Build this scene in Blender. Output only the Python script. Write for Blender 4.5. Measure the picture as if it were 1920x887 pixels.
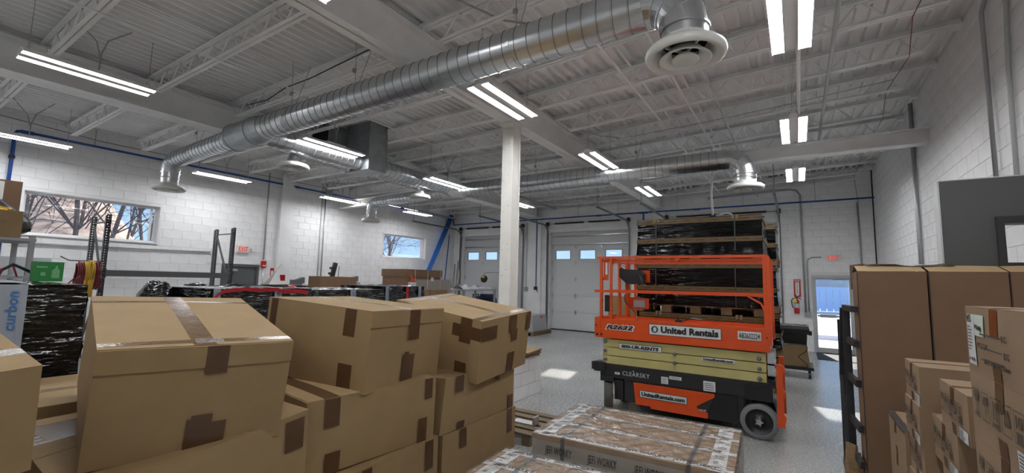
import bpy, math, random
from mathutils import Vector, Matrix
R = math.radians
sc = bpy.context.scene
for o in list(bpy.data.objects): bpy.data.objects.remove(o)
# ------------------------------------------------------------------ camera
yaw, pit, rol = -0.57431, 0.10173, 0.02324
fw = Vector((math.sin(yaw)*math.cos(pit), math.cos(yaw)*math.cos(pit), math.sin(pit)))
rt = Vector((math.cos(yaw), -math.sin(yaw), 0)); up = rt.cross(fw)
rt2 = rt*math.cos(rol)+up*math.sin(rol); up2 = up*math.cos(rol)-rt*math.sin(rol)
cd = bpy.data.cameras.new('camera'); cam = bpy.data.objects.new('camera', cd); sc.collection.objects.link(cam)
CAM = Vector((0, 0, 1.75))
cam.matrix_world = Matrix(((rt2.x, up2.x, -fw.x, 0), (rt2.y, up2.y, -fw.y, 0), (rt2.z, up2.z, -fw.z, CAM.z), (0, 0, 0, 1)))
cd.sensor_fit = 'HORIZONTAL'; cd.sensor_width = 36; cd.lens = 36*826.85/1920; cd.clip_start = .05; cd.clip_end = 300
sc.camera = cam
# ------------------------------------------------------------------ world, sun, exposure
w = bpy.data.worlds.new('sky'); sc.world = w; w.use_nodes = True
nt = w.node_tree; bg = nt.nodes['Background']
wtc = nt.nodes.new('ShaderNodeTexCoord'); wsp = nt.nodes.new('ShaderNodeSeparateXYZ'); wrp = nt.nodes.new('ShaderNodeValToRGB')
nt.links.new(wtc.outputs['Generated'], wsp.inputs[0]); nt.links.new(wsp.outputs['Z'], wrp.inputs[0]); nt.links.new(wrp.outputs[0], bg.inputs[0])
we = wrp.color_ramp.elements; we[0].position = 0; we[0].color = (.46,.70,1.0, 1); we[1].position = .6; we[1].color = (.16,.36,.85, 1)   # clear winter sky, paler at the horizon
bg.inputs[1].default_value = .58
sd = bpy.data.lights.new('sun', 'SUN'); sd.energy = 7; sd.angle = R(.6); sd.color = (1, .95, .88)
sun = bpy.data.objects.new('sun', sd); sc.collection.objects.link(sun)
sun.rotation_euler = Vector((1.53, -7.3, -2.8)).to_track_quat('-Z', 'Y').to_euler(); sun.location = (-6, 30, 12)
sc.view_settings.view_transform = 'Standard'; sc.view_settings.look = 'None'
sc.view_settings.exposure = 1.12; sc.view_settings.gamma = 1; sc.view_settings.use_curve_mapping = False
LED = 24.0
# ------------------------------------------------------------------ helpers
COL = sc.collection
rnd = random.Random(7)
class MB:
    def __init__(s): s.v = []; s.f = []; s.m = []
    def face(s, pts, m=0):
        n = len(s.v); s.v += [tuple(p) for p in pts]; s.f.append(tuple(range(n, n+len(pts)))); s.m.append(m)
    def box(s, a, b, m=0, M=None):
        x0, y0, z0 = a; x1, y1, z1 = b
        if x0 > x1: x0, x1 = x1, x0
        if y0 > y1: y0, y1 = y1, y0
        if z0 > z1: z0, z1 = z1, z0
        p = [Vector(q) for q in ((x0,y0,z0),(x1,y0,z0),(x1,y1,z0),(x0,y1,z0),(x0,y0,z1),(x1,y0,z1),(x1,y1,z1),(x0,y1,z1))]
        if M: p = [M @ q for q in p]
        n = len(s.v); s.v += [tuple(q) for q in p]
        for f in ((0,3,2,1),(4,5,6,7),(0,1,5,4),(1,2,6,5),(2,3,7,6),(3,0,4,7)):
            s.f.append(tuple(n+i for i in f)); s.m.append(m)
        return s
    def bar(s, p, q, wd, ht=None, m=0):
        p = Vector(p); q = Vector(q); d = q-p; L = d.length
        ht = ht or wd
        Q = d.to_track_quat('X', 'Z').to_matrix().to_4x4()
        return s.box((0, -wd/2, -ht/2), (L, wd/2, ht/2), m, Matrix.Translation(p) @ Q)
    def tube(s, pts, r, n=8, m=0, cap=True):
        pts = [Vector(p) for p in pts]; rs = r if isinstance(r, (list, tuple)) else [r]*len(pts)
        base = len(s.v); prev = None
        for i, p in enumerate(pts):
            t = (pts[min(i+1, len(pts)-1)]-pts[max(i-1, 0)]).normalized()
            if prev is None: u = t.orthogonal().normalized()
            else:
                u = prev-t*prev.dot(t); u = u.normalized() if u.length > 1e-6 else t.orthogonal().normalized()
            prev = u; v = t.cross(u)
            for k in range(n):
                a = 2*math.pi*k/n; s.v.append(tuple(p+(u*math.cos(a)+v*math.sin(a))*rs[i]))
        for i in range(len(pts)-1):
            for k in range(n):
                a = base+i*n+k; b = base+i*n+(k+1) % n
                s.f.append((a, b, b+n, a+n)); s.m.append(m)
        if cap:
            s.f.append(tuple(base+k for k in reversed(range(n)))); s.m.append(m)
            e = base+(len(pts)-1)*n; s.f.append(tuple(e+k for k in range(n))); s.m.append(m)
        return s
    def lathe(s, prof, n=32, c=(0,0,0), m=0, M=None):
        base = len(s.v)
        for r, z in prof:
            for k in range(n):
                a = 2*math.pi*k/n; p = Vector((r*math.cos(a), r*math.sin(a), z))
                if M: p = M @ p
                s.v.append((p.x+c[0], p.y+c[1], p.z+c[2]))
        for i in range(len(prof)-1):
            for k in range(n):
                a = base+i*n+k; b = base+i*n+(k+1) % n
                s.f.append((a, b, b+n, a+n)); s.m.append(m)
        return s
    def prism(s, poly, fa, fb, m=0):
        a = [fa(*p) for p in poly]; b = [fb(*p) for p in poly]
        s.face(a[::-1], m); s.face(b, m)
        for i in range(len(poly)):
            j = (i+1) % len(poly); s.face([a[i], a[j], b[j], b[i]], m)
        return s
    def grid(s, fn, nu, nv, m=0):
        base = len(s.v)
        for j in range(nv+1):
            for i in range(nu+1): s.v.append(tuple(fn(i/nu, j/nv)))
        for j in range(nv):
            for i in range(nu):
                a = base+j*(nu+1)+i; s.f.append((a, a+1, a+nu+2, a+nu+1)); s.m.append(m)
        return s
    def mesh(s, name, mats, smooth=False):
        me = bpy.data.meshes.new(name); me.from_pydata(s.v, [], s.f)
        for mt in (mats if isinstance(mats, (list, tuple)) else [mats]): me.materials.append(mt)
        me.polygons.foreach_set('material_index', s.m)
        if smooth: me.polygons.foreach_set('use_smooth', [True]*len(s.f))
        me.update(); return me
def place(name, me, parent=None, loc=(0,0,0), rot=(0,0,0), scale=(1,1,1)):
    o = bpy.data.objects.new(name, me); COL.objects.link(o); o.parent = parent
    o.location = loc; o.rotation_euler = rot; o.scale = scale; return o
def part(name, mb, mat, parent=None, smooth=False, **k):
    return place(name, mb.mesh(name, mat, smooth), parent, **k)
def tag(o, label, cat, group=None, kind=None):
    o['label'] = label; o['category'] = cat
    if group: o['group'] = group
    if kind: o['kind'] = kind
    return o
def thing(name, label, cat, loc=(0,0,0), rz=0, group=None, rot=None):
    o = bpy.data.objects.new(name, None); COL.objects.link(o); o.empty_display_size = .1
    o.location = loc; o.rotation_euler = rot or (0, 0, rz); return tag(o, label, cat, group)
def struct(name, mb, mat, smooth=False):
    o = part(name, mb, mat, None, smooth); o['kind'] = 'structure'; return o
def copy_tree(o, parent=None):
    c = o.copy(); COL.objects.link(c); c.parent = parent
    for ch in o.children: copy_tree(ch, c)
    return c
FONT = {}
def text_mesh(txt, size, bold=0.0, shear=0.0, ext=0.0, align='CENTER', mat=None, space=1.0):
    cu = bpy.data.curves.new('lettering', 'FONT'); cu.body = txt; cu.size = size; cu.align_x = align; cu.align_y = 'CENTER'
    cu.offset = bold; cu.shear = shear; cu.extrude = ext; cu.resolution_u = 2; cu.space_character = space
    o = bpy.data.objects.new('t', cu); COL.objects.link(o)
    dg = bpy.context.evaluated_depsgraph_get(); me = bpy.data.meshes.new_from_object(o.evaluated_get(dg))
    bpy.data.objects.remove(o); me.name = 'lettering'; me.materials.clear()
    if mat: me.materials.append(mat)
    return me
def fit_w(me, wd, ht=None):
    xs = [v.co.x for v in me.vertices]; ys = [v.co.y for v in me.vertices]
    s = wd/(max(xs)-min(xs)); t = ht/(max(ys)-min(ys)) if ht else s
    cx = (max(xs)+min(xs))/2; cy = (max(ys)+min(ys))/2
    for v in me.vertices: v.co.x = (v.co.x-cx)*s; v.co.y = (v.co.y-cy)*t
    return me
def lettering(txt, wd, ht, mat, parent, loc, rot, bold=0.0, shear=0.0, name='lettering', space=1.0):
    me = fit_w(text_mesh(txt, 1.0, bold, shear, .002, mat=mat, space=space), wd, ht)
    return place(name, me, parent, loc, rot)
FRONT = (R(90), 0, 0)            # text facing -Y
FROMX = (R(90), 0, R(90))        # text facing +X
FROMNX = (R(90), 0, R(-90))      # text facing -X
# ------------------------------------------------------------------ materials
def mat(name, col, rough=.6, metal=0., bump=0., bscale=20., var=0., vscale=4., emit=None, spec=.5, detail=4., stretch=None, bdist=.02, mrot=None):
    m = bpy.data.materials.new(name); m.use_nodes = True; t = m.node_tree; b = t.nodes['Principled BSDF']
    b.inputs['Base Color'].default_value = (*col, 1); b.inputs['Roughness'].default_value = rough; b.inputs['Metallic'].default_value = metal
    b.inputs['Specular IOR Level'].default_value = spec
    tc = t.nodes.new('ShaderNodeTexCoord'); mp = t.nodes.new('ShaderNodeMapping')
    t.links.new(tc.outputs['Object'], mp.inputs[0])
    if stretch: mp.inputs['Scale'].default_value = stretch
    if mrot: mp.inputs['Rotation'].default_value = mrot
    if var:
        n = t.nodes.new('ShaderNodeTexNoise'); n.inputs['Scale'].default_value = vscale; n.inputs['Detail'].default_value = detail
        t.links.new(mp.outputs[0], n.inputs['Vector'])
        r = t.nodes.new('ShaderNodeValToRGB'); e = r.color_ramp.elements
        e[0].position = .3; e[1].position = .7
        e[0].color = (*[max(0, c*(1-var)) for c in col], 1); e[1].color = (*[min(1, c*(1+var)) for c in col], 1)
        t.links.new(n.outputs['Fac'], r.inputs[0]); t.links.new(r.outputs[0], b.inputs['Base Color'])
    if bump:
        n2 = t.nodes.new('ShaderNodeTexNoise'); n2.inputs['Scale'].default_value = bscale; n2.inputs['Detail'].default_value = detail
        t.links.new(mp.outputs[0], n2.inputs['Vector'])
        bp = t.nodes.new('ShaderNodeBump'); bp.inputs['Strength'].default_value = bump; bp.inputs['Distance'].default_value = bdist
        t.links.new(n2.outputs['Fac'], bp.inputs['Height']); t.links.new(bp.outputs[0], b.inputs['Normal'])
    if emit:
        b.inputs['Emission Color'].default_value = (*emit[0], 1); b.inputs['Emission Strength'].default_value = emit[1]
    return m
def film(name, tint, amount, rough=.08, bump=.6, bscale=14., stretch=None):
    m = bpy.data.materials.new(name); m.use_nodes = True; t = m.node_tree; b = t.nodes['Principled BSDF']
    b.inputs['Base Color'].default_value = (*tint, 1); b.inputs['Roughness'].default_value = rough
    tr = t.nodes.new('ShaderNodeBsdfTransparent'); mx = t.nodes.new('ShaderNodeMixShader'); out = t.nodes['Material Output']
    gl = t.nodes.new('ShaderNodeBsdfGlossy'); gl.inputs['Roughness'].default_value = rough
    mx2 = t.nodes.new('ShaderNodeMixShader'); lw = t.nodes.new('ShaderNodeLayerWeight'); pw = t.nodes.new('ShaderNodeMath'); pw.operation = 'POWER'; pw.inputs[1].default_value = 5
    fr = t.nodes.new('ShaderNodeMath'); fr.operation = 'MULTIPLY_ADD'; fr.inputs[1].default_value = .95; fr.inputs[2].default_value = .05; t.links.new(lw.outputs['Facing'], pw.inputs[0]); t.links.new(pw.outputs[0], fr.inputs[0])
    tc = t.nodes.new('ShaderNodeTexCoord'); mp = t.nodes.new('ShaderNodeMapping'); t.links.new(tc.outputs['Object'], mp.inputs[0])
    if stretch: mp.inputs['Scale'].default_value = stretch
    n = t.nodes.new('ShaderNodeTexNoise'); n.inputs['Scale'].default_value = bscale; n.inputs['Detail'].default_value = 6; n.inputs['Distortion'].default_value = 1.2
    t.links.new(mp.outputs[0], n.inputs['Vector'])
    bp = t.nodes.new('ShaderNodeBump'); bp.inputs['Strength'].default_value = bump; bp.inputs['Distance'].default_value = .03
    t.links.new(n.outputs['Fac'], bp.inputs['Height'])
    for q in (gl.inputs['Normal'], lw.inputs['Normal'], b.inputs['Normal']): t.links.new(bp.outputs[0], q)
    mx.inputs[0].default_value = amount
    t.links.new(tr.outputs[0], mx.inputs[1]); t.links.new(b.outputs[0], mx.inputs[2])
    t.links.new(fr.outputs[0], mx2.inputs[0]); t.links.new(mx.outputs[0], mx2.inputs[1]); t.links.new(gl.outputs[0], mx2.inputs[2])
    t.links.new(mx2.outputs[0], out.inputs['Surface']); return m
M = {}
M['wall'] = mat('painted_block', (.87,.87,.875), .55, bump=.25, bscale=60, var=.05, vscale=2.2, bdist=.004)
M['joint'] = mat('painted_mortar', (.76,.76,.76), .7)
M['deck'] = mat('painted_roof_deck', (.89,.89,.885), .5, var=.04, vscale=1.5)
M['steelwhite'] = mat('painted_steel', (.89,.89,.88), .45, var=.05, vscale=3)
M['colwhite'] = mat('cream_paint', (.78,.77,.72), .45, var=.03, vscale=8)
M['galv'] = mat('galvanized_steel', (.64,.66,.68), .29, 1., var=.06, vscale=3, stretch=(1,1,1))
M['galvshade'] = mat('galvanized_seam_shade', (.20,.21,.22), .5, .9)  # darker steel: the shadow along the duct seams painted as colour
M['galvduct'] = mat('galvanized_sheet', (.42,.44,.46), .42, .9, var=.15, vscale=5)
M['trackgrey'] = mat('door_track_steel', (.22,.23,.24), .4, .8)
M['chrome'] = mat('zinc_steel', (.55,.56,.58), .3, .9)
M['conduit'] = mat('conduit_steel', (.42,.43,.44), .4, .7)
M['diff'] = mat('diffuser_enamel', (.74,.74,.70), .35)
M['dark'] = mat('dark_void', (.02,.02,.022), .6)
M['black'] = mat('black_steel', (.018,.018,.02), .45)
M['blackplastic'] = mat('black_plastic', (.012,.012,.014), .35)
M['rubber'] = mat('grey_rubber', (.16,.165,.17), .7, bump=.1, bscale=60)
M['rubberdark'] = mat('worn_tread_rubber', (.07,.068,.062), .75)
M['orange'] = mat('orange_paint', (.56,.062,.006), .38, var=.06, vscale=6)
M['cream'] = mat('cream_scissor_paint', (.42,.37,.145), .42, var=.07, vscale=6)
M['white'] = mat('white_print', (.82,.82,.82), .45)
M['ink'] = mat('black_ink', (.012,.012,.012), .5)
M['inkbrown'] = mat('brown_print', (.062,.042,.028), .75)
M['card'] = mat('cardboard', (.275,.182,.085), .75, bump=.22, bscale=8, var=.07, vscale=5, detail=9, bdist=.012)
M['card2'] = mat('red_brown_cardboard', (.17,.096,.052), .75, bump=.12, bscale=120, var=.07, vscale=5, bdist=.003)
M['card3'] = mat('printed_carton_board', (.235,.155,.09), .75, bump=.12, bscale=120, var=.06, vscale=5, bdist=.003)
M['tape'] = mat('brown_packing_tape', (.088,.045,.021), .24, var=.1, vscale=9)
M['tapelit'] = mat('lit_packing_tape', (.155,.092,.044), .18, bump=.3, bscale=30, bdist=.006)  # lighter copy of the brown tape, light on carton tops put into the colour
M['cleartape'] = film('glossy_clear_tape', (.5,.42,.32), .14, .05, .9, 40)
M['greytape'] = mat('charcoal_tape', (.055,.06,.065), .3)
M['amber'] = mat('amber_tape', (.16,.055,.015), .2)
M['blackwrap'] = mat('black_stretch_film', (.003,.003,.0035), .12, bump=1.0, bscale=6, stretch=(.8,.8,4), detail=2.5, bdist=.035, spec=.6, mrot=(.35,.15,0))
M['blackwrap2'] = mat('tight_black_stretch_film', (.002,.002,.0024), .12, bump=.55, bscale=2.0, stretch=(1,1,7), detail=3, bdist=.05, spec=.25)
M['film'] = film('clear_stretch_film', (.62,.60,.57), .10, .10, 1.0, 7)
M['film2'] = film('milky_stretch_film', (.72,.70,.68), .30, .15, .8, 8)
M['bag'] = mat('cloudy_plastic_bag', (.62,.63,.66), .25, bump=.8, bscale=14)
M['goldtape'] = mat('gold_printed_tape', (.125,.082,.026), .4)
M['logored'] = mat('red_brown_logo', (.13,.035,.02), .5)
M['strap'] = mat('green_black_strap', (.035,.05,.045), .35)
M['graystrap'] = mat('charcoal_strap', (.05,.052,.056), .4)
M['wood'] = mat('pallet_wood', (.20,.125,.06), .8, bump=.3, bscale=30, var=.2, vscale=6, stretch=(1,6,6), bdist=.005)
M['woodold'] = mat('weathered_pallet_wood', (.15,.11,.07), .85, bump=.3, bscale=30, var=.25, vscale=6, stretch=(1,6,6), bdist=.005)
M['bluepipe'] = mat('blue_air_pipe', (.015,.075,.30), .35)
M['bluebright'] = mat('bright_blue_tube', (.03,.18,.62), .3)
M['red'] = mat('red_enamel', (.50,.02,.02), .35)
M['redtext'] = mat('lit_red_letters', (.75,.03,.02), .4, emit=((1,.05,.03), .22))
M['redtape'] = mat('red_tape', (.42,.012,.02), .25)
M['greydoor'] = mat('grey_door_paint', (.10,.105,.11), .45)
M['greywall'] = mat('charcoal_wall_paint', (.075,.077,.077), .7, bump=.1, bscale=150, bdist=.002)
M['doorgrey'] = mat('primed_door_grey', (.42,.44,.46), .5)
M['lightgrey'] = mat('light_grey_trim', (.50,.52,.52), .6)
M['panel'] = mat('garage_door_panel', (.62,.63,.64), .42, bump=.06, bscale=120, bdist=.003)
M['rack'] = mat('rack_grey_paint', (.075,.078,.085), .45)
M['rackbeam'] = mat('rack_beam_grey', (.13,.135,.14), .45)
M['green'] = mat('green_carton', (.012,.18,.03), .5)
M['greenlight'] = mat('pale_green_print', (.14,.34,.17), .5)
M['silvertape'] = mat('silver_printed_tape', (.27,.30,.34), .3, bump=.3, bscale=18, bdist=.01)
M['blueink'] = mat('blue_ink', (.04,.14,.36), .5)
M['yellow'] = mat('yellow_rope', (.55,.33,.03), .6)
M['yellowtag'] = mat('yellow_tag', (.65,.75,.1), .5)
M['maroon'] = mat('maroon_hose', (.16,.02,.03), .5)
M['label'] = mat('paper_label', (.55,.57,.57), .6)
M['sidelabel'] = mat('printed_side_label', (.30,.27,.235), .6)
M['foam'] = mat('white_foam', (.75,.75,.73), .7)
M['stone'] = mat('grey_plastic_bin', (.33,.34,.35), .6)
M['navy'] = mat('navy_plastic', (.01,.02,.07), .4)
M['fenceblue'] = mat('blue_fence_paint', (.52,.73,.97), .6)
M['bark'] = mat('grey_bark', (.14,.115,.105), .9, var=.25, vscale=5)
M['hill'] = mat('leaf_litter_hillside', (.36,.28,.23), .95, var=.45, vscale=1.6, detail=10)
M['pave'] = mat('pale_pavement', (.50,.49,.47), .9, var=.1, vscale=2)
M['farroof'] = mat('pale_metal_roof', (.40,.50,.60), .5)
M['brick'] = mat('dusty_pink_brick', (.45,.26,.24), .8, var=.2, vscale=6)
M['siding'] = mat('grey_siding', (.55,.55,.57), .8)
M['goldyellow'] = mat('yellow_sign_paint', (.75,.45,.03), .5)
M['mat'] = mat('black_door_mat', (.05,.05,.05), .9)
M['led'] = mat('led_lens', (.9,.9,.9), .4, emit=((.97,.98,1.0), LED))
M['glow'] = mat('exit_sign_housing', (.75,.73,.70), .4)
M['glass'] = film('window_glass', (.75,.85,.95), .02, .02, .0, 5)
fl = bpy.data.materials.new('sealed_concrete'); fl.use_nodes = True; t = fl.node_tree; b = t.nodes['Principled BSDF']
tc = t.nodes.new('ShaderNodeTexCoord')
n1 = t.nodes.new('ShaderNodeTexNoise'); n1.inputs['Scale'].default_value = .9; n1.inputs['Detail'].default_value = 8
n2 = t.nodes.new('ShaderNodeTexNoise'); n2.inputs['Scale'].default_value = 55; n2.inputs['Detail'].default_value = 4
mxn = t.nodes.new('ShaderNodeMath'); mxn.operation = 'MULTIPLY_ADD'; mxn.inputs[1].default_value = .55
rp = t.nodes.new('ShaderNodeValToRGB'); e = rp.color_ramp.elements
e[0].position = .52; e[0].color = (.20,.205,.20, 1); e[1].position = .98; e[1].color = (.42,.425,.415, 1)
for n in (n1, n2): t.links.new(tc.outputs['Object'], n.inputs['Vector'])
t.links.new(n1.outputs['Fac'], mxn.inputs[0]); t.links.new(n2.outputs['Fac'], mxn.inputs[2]); t.links.new(mxn.outputs[0], rp.inputs[0]); t.links.new(rp.outputs[0], b.inputs['Base Color'])
n3 = t.nodes.new('ShaderNodeTexNoise'); n3.inputs['Scale'].default_value = 38; n3.inputs['Detail'].default_value = 6; t.links.new(tc.outputs['Object'], n3.inputs['Vector'])
mr = t.nodes.new('ShaderNodeMapRange'); mr.inputs['From Min'].default_value = .35; mr.inputs['From Max'].default_value = .65; mr.inputs['To Min'].default_value = .19; mr.inputs['To Max'].default_value = .31; t.links.new(n3.outputs['Fac'], mr.inputs['Value']); t.links.new(mr.outputs[0], b.inputs['Roughness'])
b.inputs['Specular IOR Level'].default_value = .6
bp = t.nodes.new('ShaderNodeBump'); bp.inputs['Strength'].default_value = .12; bp.inputs['Distance'].default_value = .005
t.links.new(n2.outputs['Fac'], bp.inputs['Height']); t.links.new(bp.outputs[0], b.inputs['Normal'])
M['floor'] = fl
# ------------------------------------------------------------------ the shell
XL, XR, YB, YF, ZT = -12.78, 1.79, 15.0, -5.0, 5.25
def ztc(x):                                            # underside of the joist top chords: the right bay rises to the wall
    return 4.80 if x < -3.8 else 4.80+.21*(x+3.8)/5.59
def proj(p):
    d = Vector(p)-CAM; z = d.dot(fw)
    if z <= .1: return None
    return 960+826.85*d.dot(rt2)/z, 443.5-826.85*d.dot(up2)/z
floor = struct('floor', MB().box((XL-.3, YF-.3, -.2), (XR+.3, YB+.3, 0)), M['floor'])
OPEN = {'left': [(1.98,4.20,2.46,3.33), (11.03,13.23,2.55,3.42), (5.66,6.63,0,2.05)],
        'back': [(-12.25,-9.2,0,3.66), (-7.95,-4.9,0,3.66), (-3.5,-.45,0,3.66), (.33,1.27,0,2.12)], 'right': []}
def cells(u0, u1, z0, z1, ops):
    us = sorted({u0, u1, *[o[0] for o in ops], *[o[1] for o in ops]}); zs = sorted({z0, z1, *[o[2] for o in ops], *[o[3] for o in ops]})
    us = [u for u in us if u0 <= u <= u1]; zs = [z for z in zs if z0 <= z <= z1]
    for a, b in zip(us, us[1:]):
        for c, d in zip(zs, zs[1:]):
            mu, mz = (a+b)/2, (c+d)/2
            if not any(o[0] < mu < o[1] and o[2] < mz < o[3] for o in ops): yield a, b, c, d
REC, TH = .007, .28
def wallbox(side, a, b, c, d, mb):
    if side == 'left': mb.box((XL-REC-TH, a, c), (XL-REC, b, d))
    elif side == 'right': mb.box((XR+REC, a, c), (XR+REC+TH, b, d))
    else: mb.box((a, YB+REC, c), (b, YB+REC+TH, d))
rngs = {'left': (YF, YB+.3), 'right': (YF, YB+.3), 'back': (XL, XR)}
# one block: a slab proud of the mortar with chamfered arrises, 0.392 x 0.192, front at local +Z
bm_ = MB(); c_ = .004
o_ = [(-.196,-.096),(.196,-.096),(.196,.096),(-.196,.096)]; i_ = [(-.192,-.092),(.192,-.092),(.192,.092),(-.192,.092)]
bm_.face([(x, y, REC) for x, y in i_])
for k in range(4):
    j = (k+1) % 4
    bm_.face([(*o_[k], REC-c_), (*o_[j], REC-c_), (*i_[j], REC), (*i_[k], REC)])
    bm_.face([(*o_[k], -.003), (*o_[j], -.003), (*o_[j], REC-c_), (*o_[k], REC-c_)])
BLOCK = bm_.mesh('block', M['wall'])
WROT = {'left': (R(90), 0, R(90)), 'right': (R(90), 0, R(-90)), 'back': (R(90), 0, 0)}
def wpos(side, u, z):
    return {'left': (XL-REC, u, z), 'right': (XR+REC, u, z), 'back': (u, YB+REC, z)}[side]
walls = {}
for side in ('left', 'back', 'right'):
    mb = MB(); u0, u1 = rngs[side]; ops = OPEN[side]
    for a, b, c, d in cells(u0, u1, -.1, ZT, ops): wallbox(side, a, b, c, d, mb)
    wl = walls[side] = struct('wall_'+side, mb, M['joint'])
    blocks = []
    lo, hi = {'left': (.9, YB), 'right': (3.4, YB), 'back': (XL, XR)}[side]
    for r in range(25):
        z = .1+.2*r; u = lo+(.2 if r % 2 else 0)-.4
        while u < hi:
            a, b = max(u, lo), min(u+.4, hi); u += .4
            segs = [(a, b)]; zl, zh = z-.1, z+.1
            for o in ops:
                if o[2]+.001 < zh and o[3]-.001 > zl:
                    if o[2] <= zl+.06 and o[3] >= zh-.06 or (o[2] < z < o[3]):
                        ns = []
                        for s, e in segs:
                            if e <= o[0] or s >= o[1]: ns.append((s, e)); continue
                            if s < o[0]: ns.append((s, o[0]))
                            if e > o[1]: ns.append((o[1], e))
                        segs = ns
                    else:
                        hit = any(s < o[1] and e > o[0] for s, e in segs)
                        if hit:
                            if o[3] < z: zl = max(zl, o[3])
                            else: zh = min(zh, o[2])
            for s, e in segs:
                if e-s > .03 and zh-zl > .02: blocks.append(((s+e)/2, (zl+zh)/2, (e-s-.008)/.392, (zh-zl-.008)/.192))
    def key(bk):
        p = wpos(side, bk[0], bk[1]); q = proj(p)
        vis = q is not None and -20 < q[0] < 1940 and -20 < q[1] < 907
        hid = side == 'left' and bk[1] < 1.5 or side == 'right' and bk[1] < 1.9 or side == 'back' and bk[1] < .3 and bk[0] < -8
        return (0 if vis and not hid else 1, (Vector(p)-CAM).length)
    blocks.sort(key=key)
    for u, z, su, sz in blocks[:290]: place('block', BLOCK, wl, wpos(side, u, z), WROT[side], (su, sz, 1))
    far = MB(); E = Matrix
    from mathutils import Euler
    rm = Euler(WROT[side]).to_matrix()
    for u, z, su, sz in blocks[290:]:
        p = Vector(wpos(side, u, z)); n = len(far.v)
        far.v += [tuple(p+rm @ Vector((x*su, y*sz, zz))) for x, y, zz in bm_.v]
        far.f += [tuple(n+i for i in f) for f in bm_.f]; far.m += [0]*len(bm_.f)
    fo = part('block_field', far, M['wall'], wl); fo['kind'] = 'stuff'
struct('wall_front', MB().box((XL-.3, YF-.3, -.1), (XR+.3, YF, ZT)), M['wall'])
# pilasters that carry the girders
def pil(n, a, b): struct('trim_%d' % n, MB().box(a, b), M['wall'])
pil(1, (XL-.01, 7.08, 0), (XL+.10, 7.46, 4.78)); pil(2, (-4.02, YB-.12, 0), (-3.6, YB+.01, 4.27)); pil(3, (-8.82, YB-.12, 0), (-8.3, YB+.01, 4.27))
# dark open expansion joint in the back right corner
struct('trim_4', MB().box((XR-.03, YB-.012, 1.9), (XR-.004, YB-.002, 4.98)), M['dark'])
# ------------------------------------------------------------------ roof deck, joists
deck = MB(); P_ = .152
x = XL-.05; prof = []
while x < XR+.1:
    prof += [(x, .0), (x+.036, .0), (x+.046, .06), (x+.142, .06)]; x += P_
def dz(xx, h): return ztc(xx)+.062+h
ys = [YF-.2, YB+.2]
for (xa, ha), (xb, hb) in zip(prof, prof[1:]):
    deck.face([(xa, ys[0], dz(xa, ha)), (xa, ys[1], dz(xa, ha)), (xb, ys[1], dz(xb, hb)), (xb, ys[0], dz(xb, hb))])
for a, b in ((XL-.3, -3.8), (-3.8, XR+.3)):
    deck.face([(a, ys[0], ztc(a)+.2), (b, ys[0], ztc(b)+.2), (b, ys[1], ztc(b)+.2), (a, ys[1], ztc(a)+.2)])
ceiling = struct('ceiling', deck, M['deck'])
def joist(xa, xb, y, wall_a, wall_b):
    """open-web joist between two bearings: angles for chords, bent round bar for the web"""
    o = bpy.data.objects.new('roof_joist', None); COL.objects.link(o); o.parent = ceiling; o.empty_display_size = .1
    za, zb = ztc(xa), ztc(xb); H = .27
    zz = lambda x_: za+(zb-za)*(x_-xa)/(xb-xa)
    t_ = MB()
    for s in (-1, 1):
        t_.bar((xa, y+s*.034, za-.012), (xb, y+s*.034, zb-.012), .055, .009); t_.bar((xa, y+s*.010, za+.025), (xb, y+s*.010, zb+.025), .006, .075)
    part('top_chord', t_, M['steelwhite'], o)
    b_ = MB(); ea = xa+.36; eb = xb-.36
    for s in (-1, 1):
        b_.bar((ea, y+s*.030, zz(ea)-H), (eb, y+s*.030, zz(eb)-H), .042, .008); b_.bar((ea, y+s*.009, zz(ea)-H+.02), (eb, y+s*.009, zz(eb)-H+.02), .005, .042)
    part('bottom_chord', b_, M['steelwhite'], o)
    w_ = MB(); n = max(4, round((eb-ea)/.5)); st = (eb-ea)/n
    pts = [(xa+.06, y, zz(xa)+.0), (ea+.03, y, zz(ea)-H+.01)]
    for k in range(n):
        pts += [(ea+st*(k+.5), y, zz(ea+st*(k+.5))+.01), (ea+st*(k+1)-(.03 if k == n-1 else 0), y, zz(ea+st*(k+1))-H+.01)]
    pts += [(xb-.06, y, zz(xb))]
    for p, q in zip(pts, pts[1:]): w_.tube([p, q], .0115, 6)
    part('web_bar', w_, M['steelwhite'], o)
    s_ = MB()
    for xe in (xa+.05, xb-.05): s_.box((xe-.05, y-.05, zz(xe)-.06), (xe+.05, y+.05, zz(xe)+.01))
    part('seat', s_, M['steelwhite'], o); return o
JY = [14.88]+[14.13-1.155*k for k in range(3)]+[10.72-1.175*k for k in range(9)]
for y in JY:
    for xa, xb in ((XL, -8.56), (-8.54, -3.82), (-3.80, XR)):
        if y < 3.0 and xa == -3.80 or y < .9: continue
        joist(xa, xb, y, xa == XL, xb == XR)
# bridging rows between the joists (angle iron along Y)
for xb_ in (-1.9, -1.35, -6.2, -10.7):
    mb = MB(); mb.bar((xb_, 1.0, ztc(xb_)-.01), (xb_, YB-.15, ztc(xb_)-.01), .034, .006); mb.bar((xb_, 1.0, ztc(xb_)-.285), (xb_, YB-.15, ztc(xb_)-.285), .034, .006)
    part('bridging', mb, M['steelwhite'], ceiling)
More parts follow.
